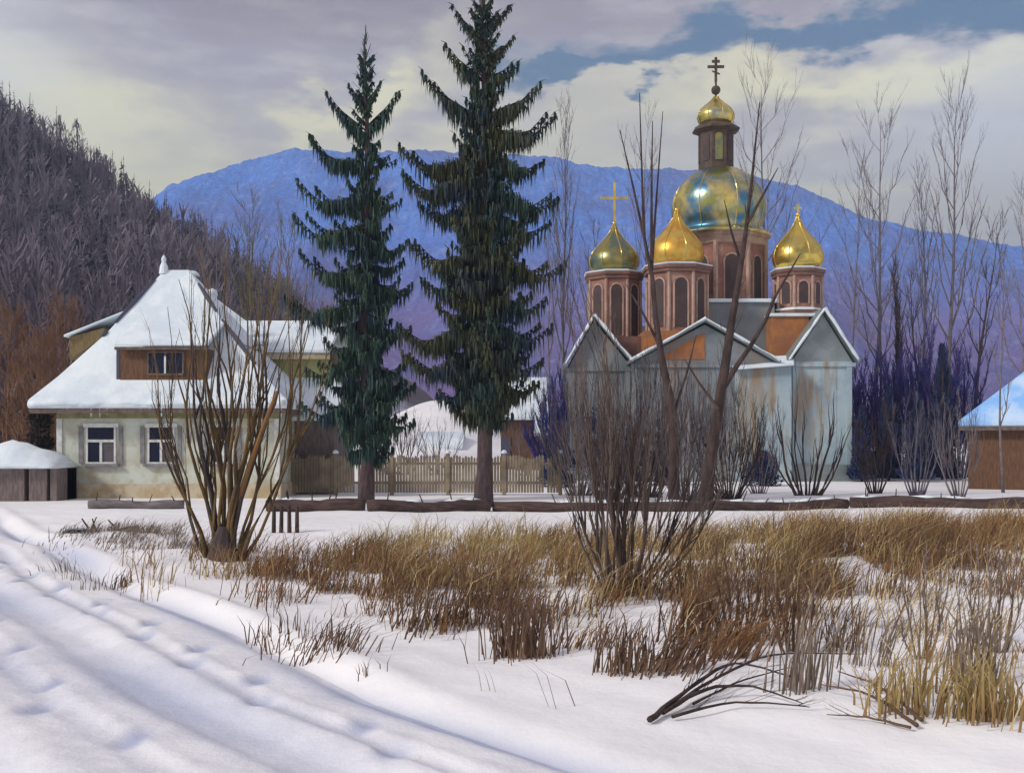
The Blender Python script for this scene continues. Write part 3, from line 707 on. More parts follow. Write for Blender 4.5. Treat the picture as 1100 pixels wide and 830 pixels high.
def cross(c, z, h, parent, m_, t_=.035, bars=3):
    e = MB(); x, y_ = c
    e.box(x - t_, x + t_, y_ - t_, y_ + t_, z, z + h)
    for f, wd in ((.84, .16), (.62, .34))[3 - bars if bars < 3 else 0:]: e.box(x - h * wd, x - t_, y_ - t_ * .9, y_ + t_ * .9, z + h * f - t_, z + h * f + t_).box(x + t_, x + h * wd, y_ - t_ * .9, y_ + t_ * .9, z + h * f - t_, z + h * f + t_)
    if bars == 3: e.prism([Vector((x - h * .16, y_ - t_ * .8, z + h * .40)), Vector((x + h * .16, y_ - t_ * .8, z + h * .28)), Vector((x + h * .16, y_ - t_ * .8, z + h * .34)), Vector((x - h * .16, y_ - t_ * .8, z + h * .46))], (0, t_ * .7 , 0))
    e.build('cross', m_, parent)
def ball(c, z, r, parent, m_):
    MB().lathe(c, [(r * math.sin(math.pi * (i + .02) / 10), z - r * math.cos(math.pi * i / 10)) for i in range(11)], 14).build('orb', m_, parent, smooth=True)

# left tower
c, z1, r = tower(660, 49, 29, 296, 374)
d = dome(c, 27 / F * 49, z1 + .14, ZZ(240, 49) - z1 - .14, M['gold_dark'])
ball(c, ZZ(240, 49), .09, d, M['gold']); cross(c, ZZ(240, 49), ZZ(196, 49) - ZZ(240, 49), d, M['gold'], .05, 2)
# middle tower
c, z1, r = tower(727, 47, 33, 289, 366)
d = dome(c, 29 / F * 47, z1 + .14, ZZ(226, 47) - z1 - .14, M['copper'])
ball(c, ZZ(226, 47) + .02, .1, d, M['gold'])
# right tower
c, z1, r = tower(857, 48, 25, 292, 340)
d = dome(c, 27 / F * 48, z1 + .14, ZZ(232, 48) - z1 - .14, M['gold'])
ball(c, ZZ(231, 48), .10, d, M['gold']); cross(c, ZZ(231, 48), .5, d, M['gold'], .03)
# central drum, dome, lantern
c = (XX(778, 50), 50.); r = 44 / F * 50; z0 = ZZ(352, 50) ; z1 = ZZ(256, 50)
dr = octa(MB(), c, r, z0 - 1, z1).build('drum', M['brick'], church)
MB().lathe(c, [(r * 1.01, z1 - .5), (r * 1.05, z1 - .45), (r * 1.05, z1 - .2), (r * 1.12, z1 - .12), (r * 1.12, z1)], 8, math.pi / 8).build('cornice', M['brick_light'], dr)
for i in range(8):
    a = i * math.pi / 4
    if math.sin(a) > .3: continue
    niche(c, r * math.cos(math.pi / 8) + .004, a, .62, ZZ(326, 50), ZZ(280, 50), M['niche'], dr)
p_ = MB()
for i in range(8):
    a = math.pi / 8 + i * math.pi / 4
    p_.tube([Vector((c[0] + r * math.cos(a), c[1] + r * math.sin(a), z0 - .9)), Vector((c[0] + r * math.cos(a), c[1] + r * math.sin(a), z1 - .46))], .11, 6)
p_.build('pilaster', M['brick_light'], dr)
c = (XX(772, 50), 50.)
zd = z1 + .02; Hd = ZZ(183, 50) - zd; u = 1 / F * 50
d = dome(c, 1, zd, Hd, M['gold_sky'], [(55*u, 0), (53*u, .03), (46*u, .07), (45*u, .14), (48.5*u, .26), (50.5*u, .42), (49*u, .58), (44*u, .72), (35*u, .86), (25*u, .95), (20*u, 1)])
c = (XX(769, 50), 50.)
zl = ZZ(184, 50); zt = ZZ(141, 50); rl = 19 * u
ln = octa(MB(), c, rl, zl, zt).build('lantern', M['lantern'], church)
MB().lathe(c, [(rl * 1.02, zt - .12), (rl * 1.35, zt - .02), (rl * 1.35, zt + .06), (rl * .9, ZZ(134, 50))], 8, math.pi / 8).build('cornice', M['lantern'], ln)
for i in range(8):
    a = i * math.pi / 4
    if math.sin(a) > .3: continue
    niche(c, rl * math.cos(math.pi / 8) + .004, a, .34, zl + .35, zt - .25, M['niche'] if abs(a - 1.5 * math.pi) > .1 else M['gold_dark'], ln, frame=False)
d2 = dome(c, 20 * u, ZZ(135, 50), ZZ(104, 50) - ZZ(135, 50), M['gold_sky'], [(.72, 0), (.9, .08), (1, .25), (.98, .38), (.82, .54), (.5, .72), (.26, .86), (.12, 1)])
ball(c, ZZ(97, 50), 5 * u, d2, M['lantern'])
MB().tube([Vector((c[0], c[1], ZZ(104, 50) - .1)), Vector((c[0], c[1], ZZ(86, 50)))], .05, 6).build('cross_shaft', M['lantern'], d2)
cross(c, ZZ(88, 50), ZZ(62, 50) - ZZ(88, 50), d2, M['lantern'], .055)

# ------------------------------------------------------------------ other buildings
bD = 38.6
bx0 = XX(1040, bD); bx1 = bx0 + 9
bh = thing('brown_house', (bx0, bD, 0), 'brown walled house with a bright blue snow roof cut by the right edge', 'house')
MB().box(bx0, bx1, bD, bD + 7, -.1, ZZ(459, bD)).build('wall', M['brown_board'], bh)
zee = ZZ(458, bD)
q0, q1, q2, q3 = Vector((bx0 - .3, bD - .4, zee)), Vector((bx1 + .3, bD - .4, zee)), Vector((bx1 + .3, bD + 7.4, zee)), Vector((bx0 - .3, bD + 7.4, zee))
ra, rb2 = Vector((bx0 + 4.6, bD + 3.5, zee + 4.1)), Vector((bx1 - 1, bD + 3.5, zee + 4.1))
rr = MB(); up = Vector((0, 0, .2))
rr.v += [tuple(v_) for v_ in (q0, q1, q2, q3, q0 + up, q1 + up, q2 + up, q3 + up, ra + up, rb2 + up)]
rr.f += [(3, 2, 1, 0), (0, 1, 5, 4), (1, 2, 6, 5), (2, 3, 7, 6), (3, 0, 4, 7), (4, 5, 9, 8), (5, 6, 9), (6, 7, 8, 9), (7, 4, 8)]
rr.build('roof', M['blue_snow'], bh, bevel=.06)
MB().box(bx0 - .28, bx1, bD - .38, bD - .3, zee - .14, zee - .003).build('eave_board', M['eave'], bh)

bh.rotation_euler.z = -R(24)
def far_house(x0p, x1p, yt, ye, D_, wm_, name, label, cat, zb=None):
    x0, x1 = XX(x0p, D_), XX(x1p, D_); ze_ = ZZ(ye, D_); zt_ = ZZ(yt, D_); zb = hz((x0 + x1) / 2, D_) - .4 if zb is None else zb
    t_ = thing(name, ((x0 + x1) / 2, D_, zb), label, cat)
    MB().box(x0, x1, D_, D_ + 5, zb, ze_).build('wall', wm_, t_)
    a = Vector((x0 - .3, D_ - .4, ze_ - .1)); b_ = Vector((x1 + .3, D_ - .4, ze_ - .1)); c_ = Vector((x1 + .3, D_ + 2.5, zt_)); d_ = Vector((x0 - .3, D_ + 2.5, zt_))
    MB().slab([a, b_, c_, d_], .16).slab([d_ + Vector((0, .003, 0)), c_ + Vector((0, .003, 0)), Vector((x1 + .3, D_ + 5.4, ze_ - .1)), Vector((x0 - .3, D_ + 5.4, ze_ - .1))], .16).build('roof', M['roof_snow'], t_, bevel=.04)
    return t_
t_ = far_house(538, 583, 402, 446, 58, M['brown_board'], 'far_house', 'small brown house with a snowy roof behind the trunk of the taller spruce', 'house')
MB().box(XX(539, 57.9), XX(548, 57.9), 57.92, 57.99, ZZ(490, 58), ZZ(470, 58)).build('door', M['slate'], t_)
far_house(452, 492, 463, 478, 66, M['brown_board'], 'small_shed', 'tiny brown shed on the snowy rise between the two spruces', 'shed')
far_house(583, 606, 450, 462, 50, M['picket'], 'garden_hut', 'narrow tan hut between the fence end and the church bushes', 'hut')

# ------------------------------------------------------------------ picket fence
fD = 34.4
fence = thing('picket_fence', (XX(450, fD), fD, 0), 'weathered tan picket fence behind the trunks of the two spruces', 'fence')
xs0, xs1 = XX(300, fD), XX(602, fD); npan = 5
for i in range(npan):
    a = xs0 + (xs1 - xs0) * i / npan; b_ = xs0 + (xs1 - xs0) * (i + 1) / npan
    pn = MB(); n_ = 18
    for k in range(n_):
        x = a + .1 + (b_ - a - .2) * k / (n_ - 1); hgt = 1.24 + ru(-.07, .05)
        if rnd() < .04: continue
        pn.prism([Vector((x - .038, fD, .08)), Vector((x + .038, fD, .08)), Vector((x + .038 + ru(-.01, .01), fD, hgt - .06)), Vector((x, fD, hgt)), Vector((x - .038, fD, hgt - .06))], (0, .02, 0))
    pn.build('pickets', M['picket'], fence)
    ra_ = MB()
    for z in (.35, .95): ra_.box(a + .06, b_ - .06, fD + .023, fD + .06, z, z + .08)
    ra_.build('rail', M['picket'], fence)
for i in range(npan + 1):
    x = xs0 + (xs1 - xs0) * i / npan
    MB().box(x - .06, x + .06, fD - .03, fD + .09, -.1, 1.3).build('post', M['picket'], fence, bevel=.01)
    MB().lathe((x, fD + .03), [(.09, 1.303), (.1, 1.34), (.06, 1.4), (.01, 1.42)], 8).build('snow_cap', M['roof_snow'], fence)

# logs lying along the near side of the yard
def log(p0, p1, r, m_, label):
    a, b_ = G(*p0), G(*p1); n_ = 14; pts = []; rad = []
    for i in range(n_):
        q = i / (n_ - 1); p = a.lerp(b_, q); p.z = hz(p.x, p.y) + r * .8 + .02 * math.sin(q * 9); p.y += ru(-.02, .02); pts.append(p); rad.append(r * ru(.88, 1.08))
    t_ = thing('fallen_log', (a + b_) / 2, label, 'log', 'long logs lying along the yard')
    o = MB().tube(pts, rad, 10).build('trunk', m_, t_, smooth=True)
    s_ = MB(); k = 0
    while k < n_ - 2:
        if rnd() < .55: s_.tube([pts[k] + Vector((0, .0, r * .85)), pts[k+1] + Vector((0, 0, r * .92)), pts[k+2] + Vector((0, 0, r * .84))], [.03, r * .42, .03], 6)
        k += 2
    if s_.v: s_.build('snow_strip', M['roof_snow'], t_, smooth=True)
    st = MB()
    for i in range(5):
        p = pts[random.randrange(1, n_ - 1)]; st.tube([p, p + Vector((ru(-.15, .15), -.1, r + ru(.08, .25)))], [.02, .012], 4)
        st.build('branch_stub', M['dbark'], t_); st = MB()
log((95, 546), (198, 546), .12, M['greylog'], 'grey half buried log in front of the cottage wall')
log((287, 549), (392, 548), .16, M['log'], 'dark log lying between the multi stemmed willow and the first spruce')
log((395, 549), (526, 549), .15, M['log'], 'dark log lying between the trunks of the two spruces')
log((530, 549), (757, 549), .13, M['log'], 'dark log lying left of the tall crooked tree, behind the central bush')
log((761, 548), (910, 546), .13, M['log'], 'dark log lying right of the tall crooked tree, in front of the church')
log((914, 545), (1125, 546), .15, M['log'], 'dark log lying in front of the brown house, reaching the right edge')
log((70, 588), (148, 568), .035, M['dbark'], 'thin dark pole lying on the grassy hump by the road bend')
# short stakes under the log by the willow
for i, px in enumerate((294, 302, 311, 319)):
    p = G(px, 572)
    o = MB().tube([p - Vector((0, 0, .1)), p + Vector((ru(-.02, .02), 0, .5))], [.045, .035], 6).build('wooden_stake', M['dbark'])
    o.location = (0, 0, 0)
    tag(o, ['leftmost stake in the short row right of the willow', 'second stake from the left in the row right of the willow', 'third stake from the left in the row right of the willow', 'rightmost stake in the row, nearest the first spruce'][i], 'stake', 'stakes in a row right of the willow')

# ------------------------------------------------------------------ spruces
def spruce(base_px, D_, top_py, crown_bot_py, left, right, prof, m_, label, nb=95, seed=1, r0=.26):
    random.seed(seed)
    x0 = XX(base_px, D_); zt = ZZ(top_py, D_); zg = hz(x0, D_)
    t_ = thing('spruce_tree', (x0, D_, zg), label, 'tree')
    Ht = zt - zg
    tp = [Vector((x0 + .05 * math.sin(k * .9), D_, zg - .1 + (Ht + .1) * k / 12)) for k in range(13)]
    MB().tube(tp, [r0 * (1 - k / 12.4) ** .8 * (1.35 if k == 0 else 1) + .012 for k in range(13)], 10).build('trunk', M['sbark'], t_, smooth=True)
    lim = MB(); nd = MB()
    def branch(z0, az_, L, rise, droop, dens=1.0, hang=1.0):
        u_ = Vector((math.cos(az_), math.sin(az_), 0)); sdv = Vector((-u_.y, u_.x, 0)); o = Vector((x0, D_, z0))
        n_ = max(5, int(L / .10)); pts = []
        for k in range(n_ + 1):
            q = k / n_
            pts.append(o + u_ * (L * q) + Vector((0, 0, L * (rise * q - droop * math.sin(q * math.pi * .85) + .22 * max(0, q - .7) / .3 * q))) + sdv * (.06 * L * math.sin(q * 4 + z0)))
        lim.tube(pts[::2] if n_ > 8 else pts, [.035 * (1 - .85 * k / max(1, len(pts[::2] if n_ > 8 else pts) - 1)) * (.5 + L * .35) for k in range(len(pts[::2] if n_ > 8 else pts))], 4)
        for k in range(1, n_ + 1):
            q = k / n_; p = pts[k]; wdt = .36 * L * (1 - q) * min(1, q * 3) + .07
            # side sprays
            for s_ in (-1, 1):
                for _ in range(2):
                    e = sdv * s_ * wdt * ru(.5, 1.1) + u_ * wdt * ru(.2, .8) + Vector((0, 0, ru(-.12, .03)))
                    nd.blade(p, e, .05 * dens, Vector((u_.x, u_.y, ru(-.4, .6))), 2, Vector((0, 0, -.05)))
                    # hanging curtains from the side sprays
                    for q2 in (.2, .4, .55, .7, .85, 1.0):
                        hl = ru(.15, .62) * hang * (.6 + .5 * L / 1.8) * math.sin(min(1, q * 1.25 + .15) * math.pi) ** .5 if q < .9 else ru(.08, .22) * hang
                        nd.blade(p + e * q2, Vector((ru(-.05, .05), ru(-.05, .05), -hl)), ru(.022, .05), Vector((ru(-1, 1), ru(-1, 1), 0)).normalized(), 2)
            for _ in range(5):
                hl = ru(.2, .75) * hang * (.55 + .4 * L / 1.8)
                nd.blade(p, Vector((ru(-.06, .06), ru(-.06, .06), -hl)), ru(.025, .055), Vector((ru(-1, 1), ru(-1, 1), 0)).normalized(), 2)
            nd.blade(p, u_ * .14 + Vector((0, 0, ru(.02, .10))), .06, sdv)
    # branches that define the outline, read as real limbs to left and right
    for sgn, lst in ((-1, left), (1, right)):
        for tx, ty, oy in lst:
            L = abs(tx - base_px) / F * D_; z0 = ZZ(oy, D_); dz = ZZ(ty, D_) - z0
            for j in range(2):
                az_ = (math.pi if sgn < 0 else 0) + ru(-.28, .28)
                Lj = L * (1 if j == 0 else ru(.75, .95))
                branch(z0 + (0 if j == 0 else ru(-.15, .15)), az_, Lj, (dz / L) - .10, .16 if dz < L * .4 else -.02, 1, .9 if L > .8 else .5)
    zb = ZZ(crown_bot_py, D_)
    for i in range(nb):
        q = (i + rnd()) / nb; z0 = zb + (zt - .5 - zb) * q ** 1.05; py = HOR - (z0 - EYE) * F / D_
        rr = float(np.interp(py, [a for a, b_ in prof], [b_ for a, b_ in prof])) / F * D_
        az_ = i * 2.4 + ru(-.4, .4)
        L = max(.18, rr * ru(.62, 1.0))
        up_ = q > .82
        branch(z0, az_, L, (.9 if up_ else ru(-.12, .12)), (.0 if up_ else ru(.12, .24)), 1, .45 if up_ else 1.0)
    # spire
    for i in range(46):
        z0 = zt - ru(0, 1.7); a = ru(0, 6.28); k = (zt - z0) * .22 + .05
        nd.blade(Vector((x0, D_, z0)), Vector((math.cos(a) * k, math.sin(a) * k, ru(.2, .4))), .05, Vector((-math.sin(a), math.cos(a), 0)))
    lim.build('branches', M['sbark'], t_)
    nd.build('crown', m_, t_)
    return t_
spruce(393, 30.3, 42, 486,
       [(375, 92, 112), (352, 106, 140), (334, 152, 172), (320, 195, 208), (318, 235, 245), (324, 272, 290), (308, 322, 318), (330, 398, 375), (326, 435, 425)],
       [(408, 90, 110), (429, 99, 140), (424, 172, 160), (430, 215, 210), (438, 262, 260), (442, 305, 295), (440, 352, 345), (446, 412, 400), (444, 452, 440)],
       [(40, 3), (100, 11), (150, 15), (200, 26), (260, 38), (300, 42), (380, 46), (440, 50), (490, 40)], M['needle'],
       'slimmer dark spruce with long drooping fringed branches, nearest the cottage', 86, 11, .18)
spruce(519, 28.6, -16, 448,
       [(486, 12, 45), (478, 56, 85), (454, 86, 128), (430, 158, 160), (432, 192, 180), (448, 216, 212), (440, 262, 272), (452, 300, 292), (427, 352, 338), (432, 382, 372), (470, 424, 412)],
       [(548, 8, 30), (552, 40, 62), (556, 72, 90), (580, 98, 128), (596, 122, 142), (584, 172, 160), (600, 212, 192), (590, 240, 225), (606, 285, 262), (586, 322, 310), (592, 352, 342), (582, 388, 376), (578, 412, 402)],
       [(-16, 4), (20, 16), (80, 26), (130, 30), (180, 38), (240, 48), (300, 56), (360, 54), (400, 54), (448, 34)], M['needle_old'],
       'taller broader dark spruce whose tip is cut by the top of the picture', 138, 23, .21)
random.seed(99)

# ------------------------------------------------------------------ bare trees and bushes
def curve(p0, p1, bow, n=8, wig=.02):
    d = p1 - p0; L = d.length; s_ = Vector((d.z, 0, -d.x)).normalized(); o = []
    ph = ru(0, 6)
    for k in range(n + 1):
        q = k / n
        en = math.sin(q * math.pi) ** .6 if 0 < q < 1 else 0; o.append(p0 + d * q + s_ * (bow * L * math.sin(q * math.pi) + en * wig * L * .5 * math.sin(q * 7 + ph)) + Vector((0, en * wig * L * math.sin(q * 5 + ph), 0)))
    return o
def twigs_on(mb, path, n, L0, r, up=.7, lo=.25, sub=2, n_side=3):
    k = len(path) - 1
    for i in range(n):
        q = lo + (1 - lo) * rnd(); a = q * k; j = min(int(a), k - 1); p = path[j].lerp(path[j+1], a - j)
        ax = (path[j+1] - path[j]).normalized()
        ang = ru(0, 6.28); s_ = Vector((math.cos(ang), math.sin(ang) , ru(-.1, .4)))
        d = (ax * up + s_ * (1 - up) * 1.2 + Vector((0, 0, .25))).normalized() * L0 * ru(.4, 1.1) * (1.15 - .6 * q)
        m1 = p + d * .5 + Vector((ru(-.04, .04), ru(-.04, .04), .03)) * L0; e = p + d + Vector((0, 0, .06 * L0))
        rr = r * (1 - .5 * q)
        mb.tube([p, m1, e], [rr, rr * .7, rr * .25], n_side)
        for _ in range(sub):
            b_ = p.lerp(e, ru(.3, .8)); dd = (d.normalized() + Vector((ru(-.6, .6), ru(-.6, .6), ru(0, .6)))).normalized() * d.length * ru(.25, .5)
            mb.tube([b_, b_ + dd], [rr * .5, rr * .18], n_side)
def plant(name, base, stems, D_, m_, label, cat, tw_m=None, tw=6, twL=.5, twr=.006, spread=.25, group=None, spart='stem', sub=2, depth=.10, thin=1.0):
    """multi-stemmed shrub: stems = [(base_px, base_py or None, top_px, top_py, radius, bow, material)]"""
    t_ = thing(name, base, label, cat, group); tb = MB()
    for s_ in stems:
        bx, tx, ty, r = s_[:4]; bow = s_[4] if len(s_) > 4 else ru(-.05, .05); mm = M[s_[5]] if len(s_) > 5 else m_
        y_ = base.y + ru(-.08, .08); p0 = Vector((XX(bx, y_), y_, hz(XX(bx, y_), y_) - .06))
        L = ZZ(ty, D_) - p0.z; yt = D_ + ru(-depth, depth) * L
        p1 = P(tx, ty, yt)
        pth = curve(p0, p1, bow, 8, .045); r = r * thin
        so_ = MB().tube(pth, [max(.004, r * (1 - .86 * (k / 8) ** 1.0)) * (1.3 if k == 0 else 1) for k in range(9)], 6)
        for _f in range(2):
            j_ = random.choice((2, 3, 4)); d_ = (pth[8] - pth[j_]); e_ = pth[j_] + d_ * ru(.6, .95) + Vector((ru(-.10, .10), ru(-.08, .08), 0)) * L
            so_.tube(curve(pth[j_], e_, ru(-.06, .06), 5, .05), [max(.003, r * .62 * (1 - .9 * k / 5)) for k in range(6)], 5)
        so = so_.build(spart, mm, t_, smooth=True)
        tb = MB(); twigs_on(tb, pth, tw, twL, twr, sub=sub, up=.78); tb.build('twigs', tw_m or mm, so)
    return t_
b = G(240, 606); Db = b.y
plant('willow_bush', b, [
    (222, 165, 372, .035, -.04), (226, 180, 330, .03, -.05), (228, 192, 300, .045, .03, 'willow_dark'), (231, 204, 345, .05, -.03, 'willow'), (233, 214, 262, .035, .02),
    (236, 226, 290, .05, .0), (238, 236, 330, .055, .02, 'willow_dark'), (241, 250, 240, .04, -.02), (243, 262, 300, .055, .02), (246, 271, 255, .035, .04),
    (249, 285, 330, .06, .03, 'willow_dark'), (252, 302, 236, .04, .03), (254, 312, 300, .035, .05), (257, 330, 305, .045, .06), (258, 352, 345, .035, .07),
    (260, 338, 290, .028, .05), (250, 296, 265, .03, -.02), (224, 172, 420, .04, -.06, 'willow_dark'), (246, 268, 380, .065, .01), (230, 206, 300, .03, .0), (234, 219, 410, .06, -.03, 'willow_dark')],
    Db, M['willow'], 'big multi stemmed leafless willow fanning out in front of the cottage', 'bush', None, 10, .9, .008, thin=.72)
t_ = bpy.data.objects['willow_bush']
MB().tube([P(250, 560, Db), P(268, 500, Db - .1), P(286, 450, Db - .15), P(298, 420, Db - .2)], [.035, .033, .03, .024], 8).build('sawn_stem', M['cut'], t_)
MB().tube([b - Vector((0, 0, .15)), b + Vector((0, 0, .2)), b + Vector((.02, 0, .45))], [.26, .17, .09], 10).build('stump', M['willow_dark'], t_)
b = G(668, 640); Db = b.y
plant('dark_bush', b, [
    (655, 598, 250, .030, .05), (658, 606, 330, .035, .02), (660, 622, 300, .03, .06), (662, 628, 392, .05, -.03), (664, 640, 330, .035, .02), (666, 652, 400, .06, .0), (668, 660, 360, .04, .01),
    (670, 676, 420, .07, .01), (672, 690, 380, .045, .02), (674, 704, 420, .04, -.02), (676, 722, 400, .035, .03), (678, 738, 440, .035, .04), (680, 760, 420, .03, .05), (682, 790, 430, .03, .08),
    (684, 800, 470, .028, .08), (660, 612, 440, .045, -.05), (656, 636, 470, .06, -.04), (652, 604, 470, .03, -.04), (672, 655, 480, .08, .0), (676, 700, 470, .06, .03), (680, 742, 500, .04, .06), (686, 776, 530, .03, .05)],
    Db, M['thicket'], 'dense dark brown leafless bush in the middle, spreading in front of the church', 'bush', None, 14, .9, .008, depth=.16, thin=.5)
b = G(757, 547); Db = b.y
t_ = thing('crooked_tree', b, 'tall thin crooked tree with a dark bough bent to the right before the church', 'tree')
pth = [b - Vector((0, 0, .2)), P(762, 500, Db), P(770, 450, Db), P(778, 400, Db), P(786, 345, Db), P(794, 298, Db), P(801, 250, Db), P(808, 190, Db), P(816, 110, Db)]
MB().tube(pth, [.21, .155, .135, .12, .095, .075, .055, .035, .012], 9).build('trunk', M['dbark'], t_, smooth=True)
pb = [P(778, 415, Db), P(790, 395, Db - .1), P(806, 372, Db - .2), P(822, 345, Db - .3), P(833, 318, Db - .3), P(846, 296, Db - .3), P(860, 272, Db - .3)]
MB().tube(pb, [.08, .068, .058, .048, .038, .028, .012], 7).build('branch', M['dbark'], t_, smooth=True)
for e in ([(797, 285), (786, 250), (778, 215)], [(803, 240), (822, 205), (836, 180)], [(772, 440), (750, 410), (735, 385)]):
    MB().tube([P(x, y_, Db + ru(-.3, .3)) for x, y_ in e], [.045, .03, .01], 5).build('branch', M['dbark'], t_)
tb = MB(); twigs_on(tb, pth, 46, 1.0, .012, lo=.35); twigs_on(tb, pb, 10, .7, .010); tb.build('twigs', M['dbark'], t_)
b = G(724, 545); Db = b.y
t_ = thing('slender_tree', b, 'slender dark tree rising past the coppery middle dome and forking near its top', 'tree')
pth = [b - Vector((0, 0, .2)), P(724, 480, Db), P(720, 430, Db), P(711, 385, Db), P(704, 340, Db), P(701, 300, Db), P(692, 255, Db), P(680, 200, Db), P(666, 140, Db)]
MB().tube(pth, [.16, .13, .11, .09, .07, .055, .04, .026, .01], 9).build('trunk', M['dbark'], t_, smooth=True)
for e in ([(692, 255), (690, 200), (687, 100)], [(700, 290), (704, 230), (712, 120)], [(700, 280), (700, 200), (701, 130)], [(722, 450), (738, 400), (748, 360)], [(708, 370), (690, 335), (672, 305)]):
    MB().tube([P(x, y_, Db + ru(-.3, .3)) for x, y_ in e], [.045, .03, .01], 5).build('branch', M['dbark'], t_)
tb = MB(); twigs_on(tb, pth, 34, .9, .010, lo=.35); tb.build('twigs', M['gbark'], t_)
b = G(868, 532); Db = b.y
plant('spiky_bush', b, [(856, 836, 425, .05, -.06), (860, 850, 470, .045, -.03), (864, 846, 500, .035, -.05), (866, 862, 430, .04, .0), (869, 874, 480, .035, .0), (872, 884, 455, .045, .02), (875, 896, 420, .05, .04), (878, 905, 470, .05, .05), (880, 918, 440, .035, .06), (858, 828, 470, .035, -.08), (862, 855, 395, .03, -.03)],
      Db, M['dbark'], 'spiky dark bush of bare rods against the pale right wall of the church', 'bush', None, 4, .6, .012)

def bare_tree(base, H_, label, m_, r=.12, lean=0, nb=14, wd=.22, name='bare_tree', tw=5, group='thin bare trees around the church', tm=None, lo=.3, twL=.16, fork=.0):
    t_ = thing(name, base, label, 'tree', group)
    top = base + Vector((lean, ru(-.2, .2), H_))
    pth = curve(base - Vector((0, 0, .2)), top, ru(-.02, .02), 9, .012)
    MB().tube(pth, [r * (1 - .93 * (k / 9)) * (1.25 if k == 0 else 1) for k in range(10)], 7).build('trunk', m_, t_, smooth=True)
    bb = MB()
    for i in range(nb):
        q = lo + (1 - lo) * (i + rnd()) / nb; a = q * 9; j = min(int(a), 8); p = pth[j].lerp(pth[j+1], a - j)
        ang = i * 2.4 + ru(-.4, .4); L = H_ * (1 - q * .75) * ru(.28, .5)
        d = Vector((math.cos(ang) * wd * L * 1.6, math.sin(ang) * wd * L * 1.6, L))
        bp = [p, p + d * .35 + Vector((d.x * .15, d.y * .15, -L * .04)), p + d * .7, p + d]
        rb_ = r * (1 - q) * .5 + .008
        bb.tube(bp, [rb_, rb_ * .75, rb_ * .5, rb_ * .2], 4)
        twigs_on(bb, bp, tw + 2, H_ * twL * .6, max(.016, rb_ * .5), lo=.15, sub=2)
    bb.build('crown', tm or m_, t_)
    return t_
def at(px, py, d): return Vector((XX(px, d), d, hz(XX(px, d), d)))
def treeh(px, top, d): return ZZ(top, d)
specs = [
    (930, 56, 130, .8, 'gbark', 'tall grey tree just right of the church, leaning to the right', .13, 20, .30),
    (948, 52, 230, -.6, 'bbark', 'thin bluish tree whose stem crosses just beside the right gable', .10, 12, .2),
    (984, 60, 205, .2, 'bbark', 'straight tree with a dense brushlike top right of the church', .13, 22, .12),
    (1018, 58, 112, .4, 'gbark', 'tallest tree of the group standing towards the right edge', .15, 24, .2),
    (1040, 50, 250, 1.4, 'dbark', 'dark tree leaning right behind the corner of the blue roofed house', .12, 14, .22),
    (1078, 36, 285, .1, 'gbark', 'hair thin sapling in front of the blue snow roof', .05, 8, .12),
    (905, 62, 180, .9, 'gbark', 'pale spindly tree half hidden behind the right tower', .09, 14, .28),
    (1002, 54, 300, -1.1, 'dbark', 'dark tree leaning left among the blue black evergreens', .11, 12, .24),
    (962, 50, 300, -.1, 'dbark', 'short dark poplar with tight upright branches right of the church', .13, 40, .05),
    (816, 64, 92, .1, 'gbark', 'tree behind the church whose bare fan shows right of the big dome', .16, 26, .34),
    (608, 56, 140, -.1, 'bbark', 'thin blue grey tree between the taller spruce and the left dome', .11, 22, .10),
    (628, 52, 250, .5, 'bbark', 'short bluish tree close to the left corner of the church', .08, 12, .2),
    (592, 60, 250, .2, 'gbark', 'faint grey tree right beside the outer boughs of the taller spruce', .08, 12, .18),
    (700, 62, 150, -.3, 'gbark', 'grey tree behind the church rising between the left and middle domes', .12, 16, .22),
    (1095, 66, 210, .4, 'gbark', 'hazy grey tree rising behind the blue snow roof', .13, 20, .26),
]
for px, d_, top, lean, mm, lab, r, nb, wd in specs:
    bare_tree(at(px, 0, d_), ZZ(top, d_), lab, M[mm], r, lean, nb, wd, lo=.3 if wd > .06 else .12)
bare_tree(at(1030, 0, 47), 3.2, 'short pale birch trunk among the dark evergreens', M['pbark'], .12, -.1, 6, .2, name='birch_tree', group=None)
random.seed(5)
for px, d_, top, lab, mm, wd in ((262, 58, 232, 'olive tinted bare tree behind the roof of the cottage', 'olive', .30), (305, 64, 255, 'thin olive tree between the cottage wing and the slimmer spruce', 'olive', .25), (228, 66, 262, 'greyish bare tree behind the cottage chimney', 'gbark', .3)):
    bare_tree(at(px, 0, d_), ZZ(top, d_), lab, M[mm], .13, .3, 26, wd, group='bare trees behind the cottage', tw=7)
for px, d_, top, lab in ((8, 44, 345, 'rust brown leafless tree at the left edge behind the shed'), (42, 42, 372, 'rust brown leafless tree between the left edge tree and the cottage roof'), (66, 46, 340, 'brown bare tree just left of the cottage eave')):
    bare_tree(at(px, 0, d_), ZZ(top, d_), lab, M['rust'], .13, .1, 60, .42, group='rust brown trees left of the cottage', tw=9, lo=.08, twL=.3)

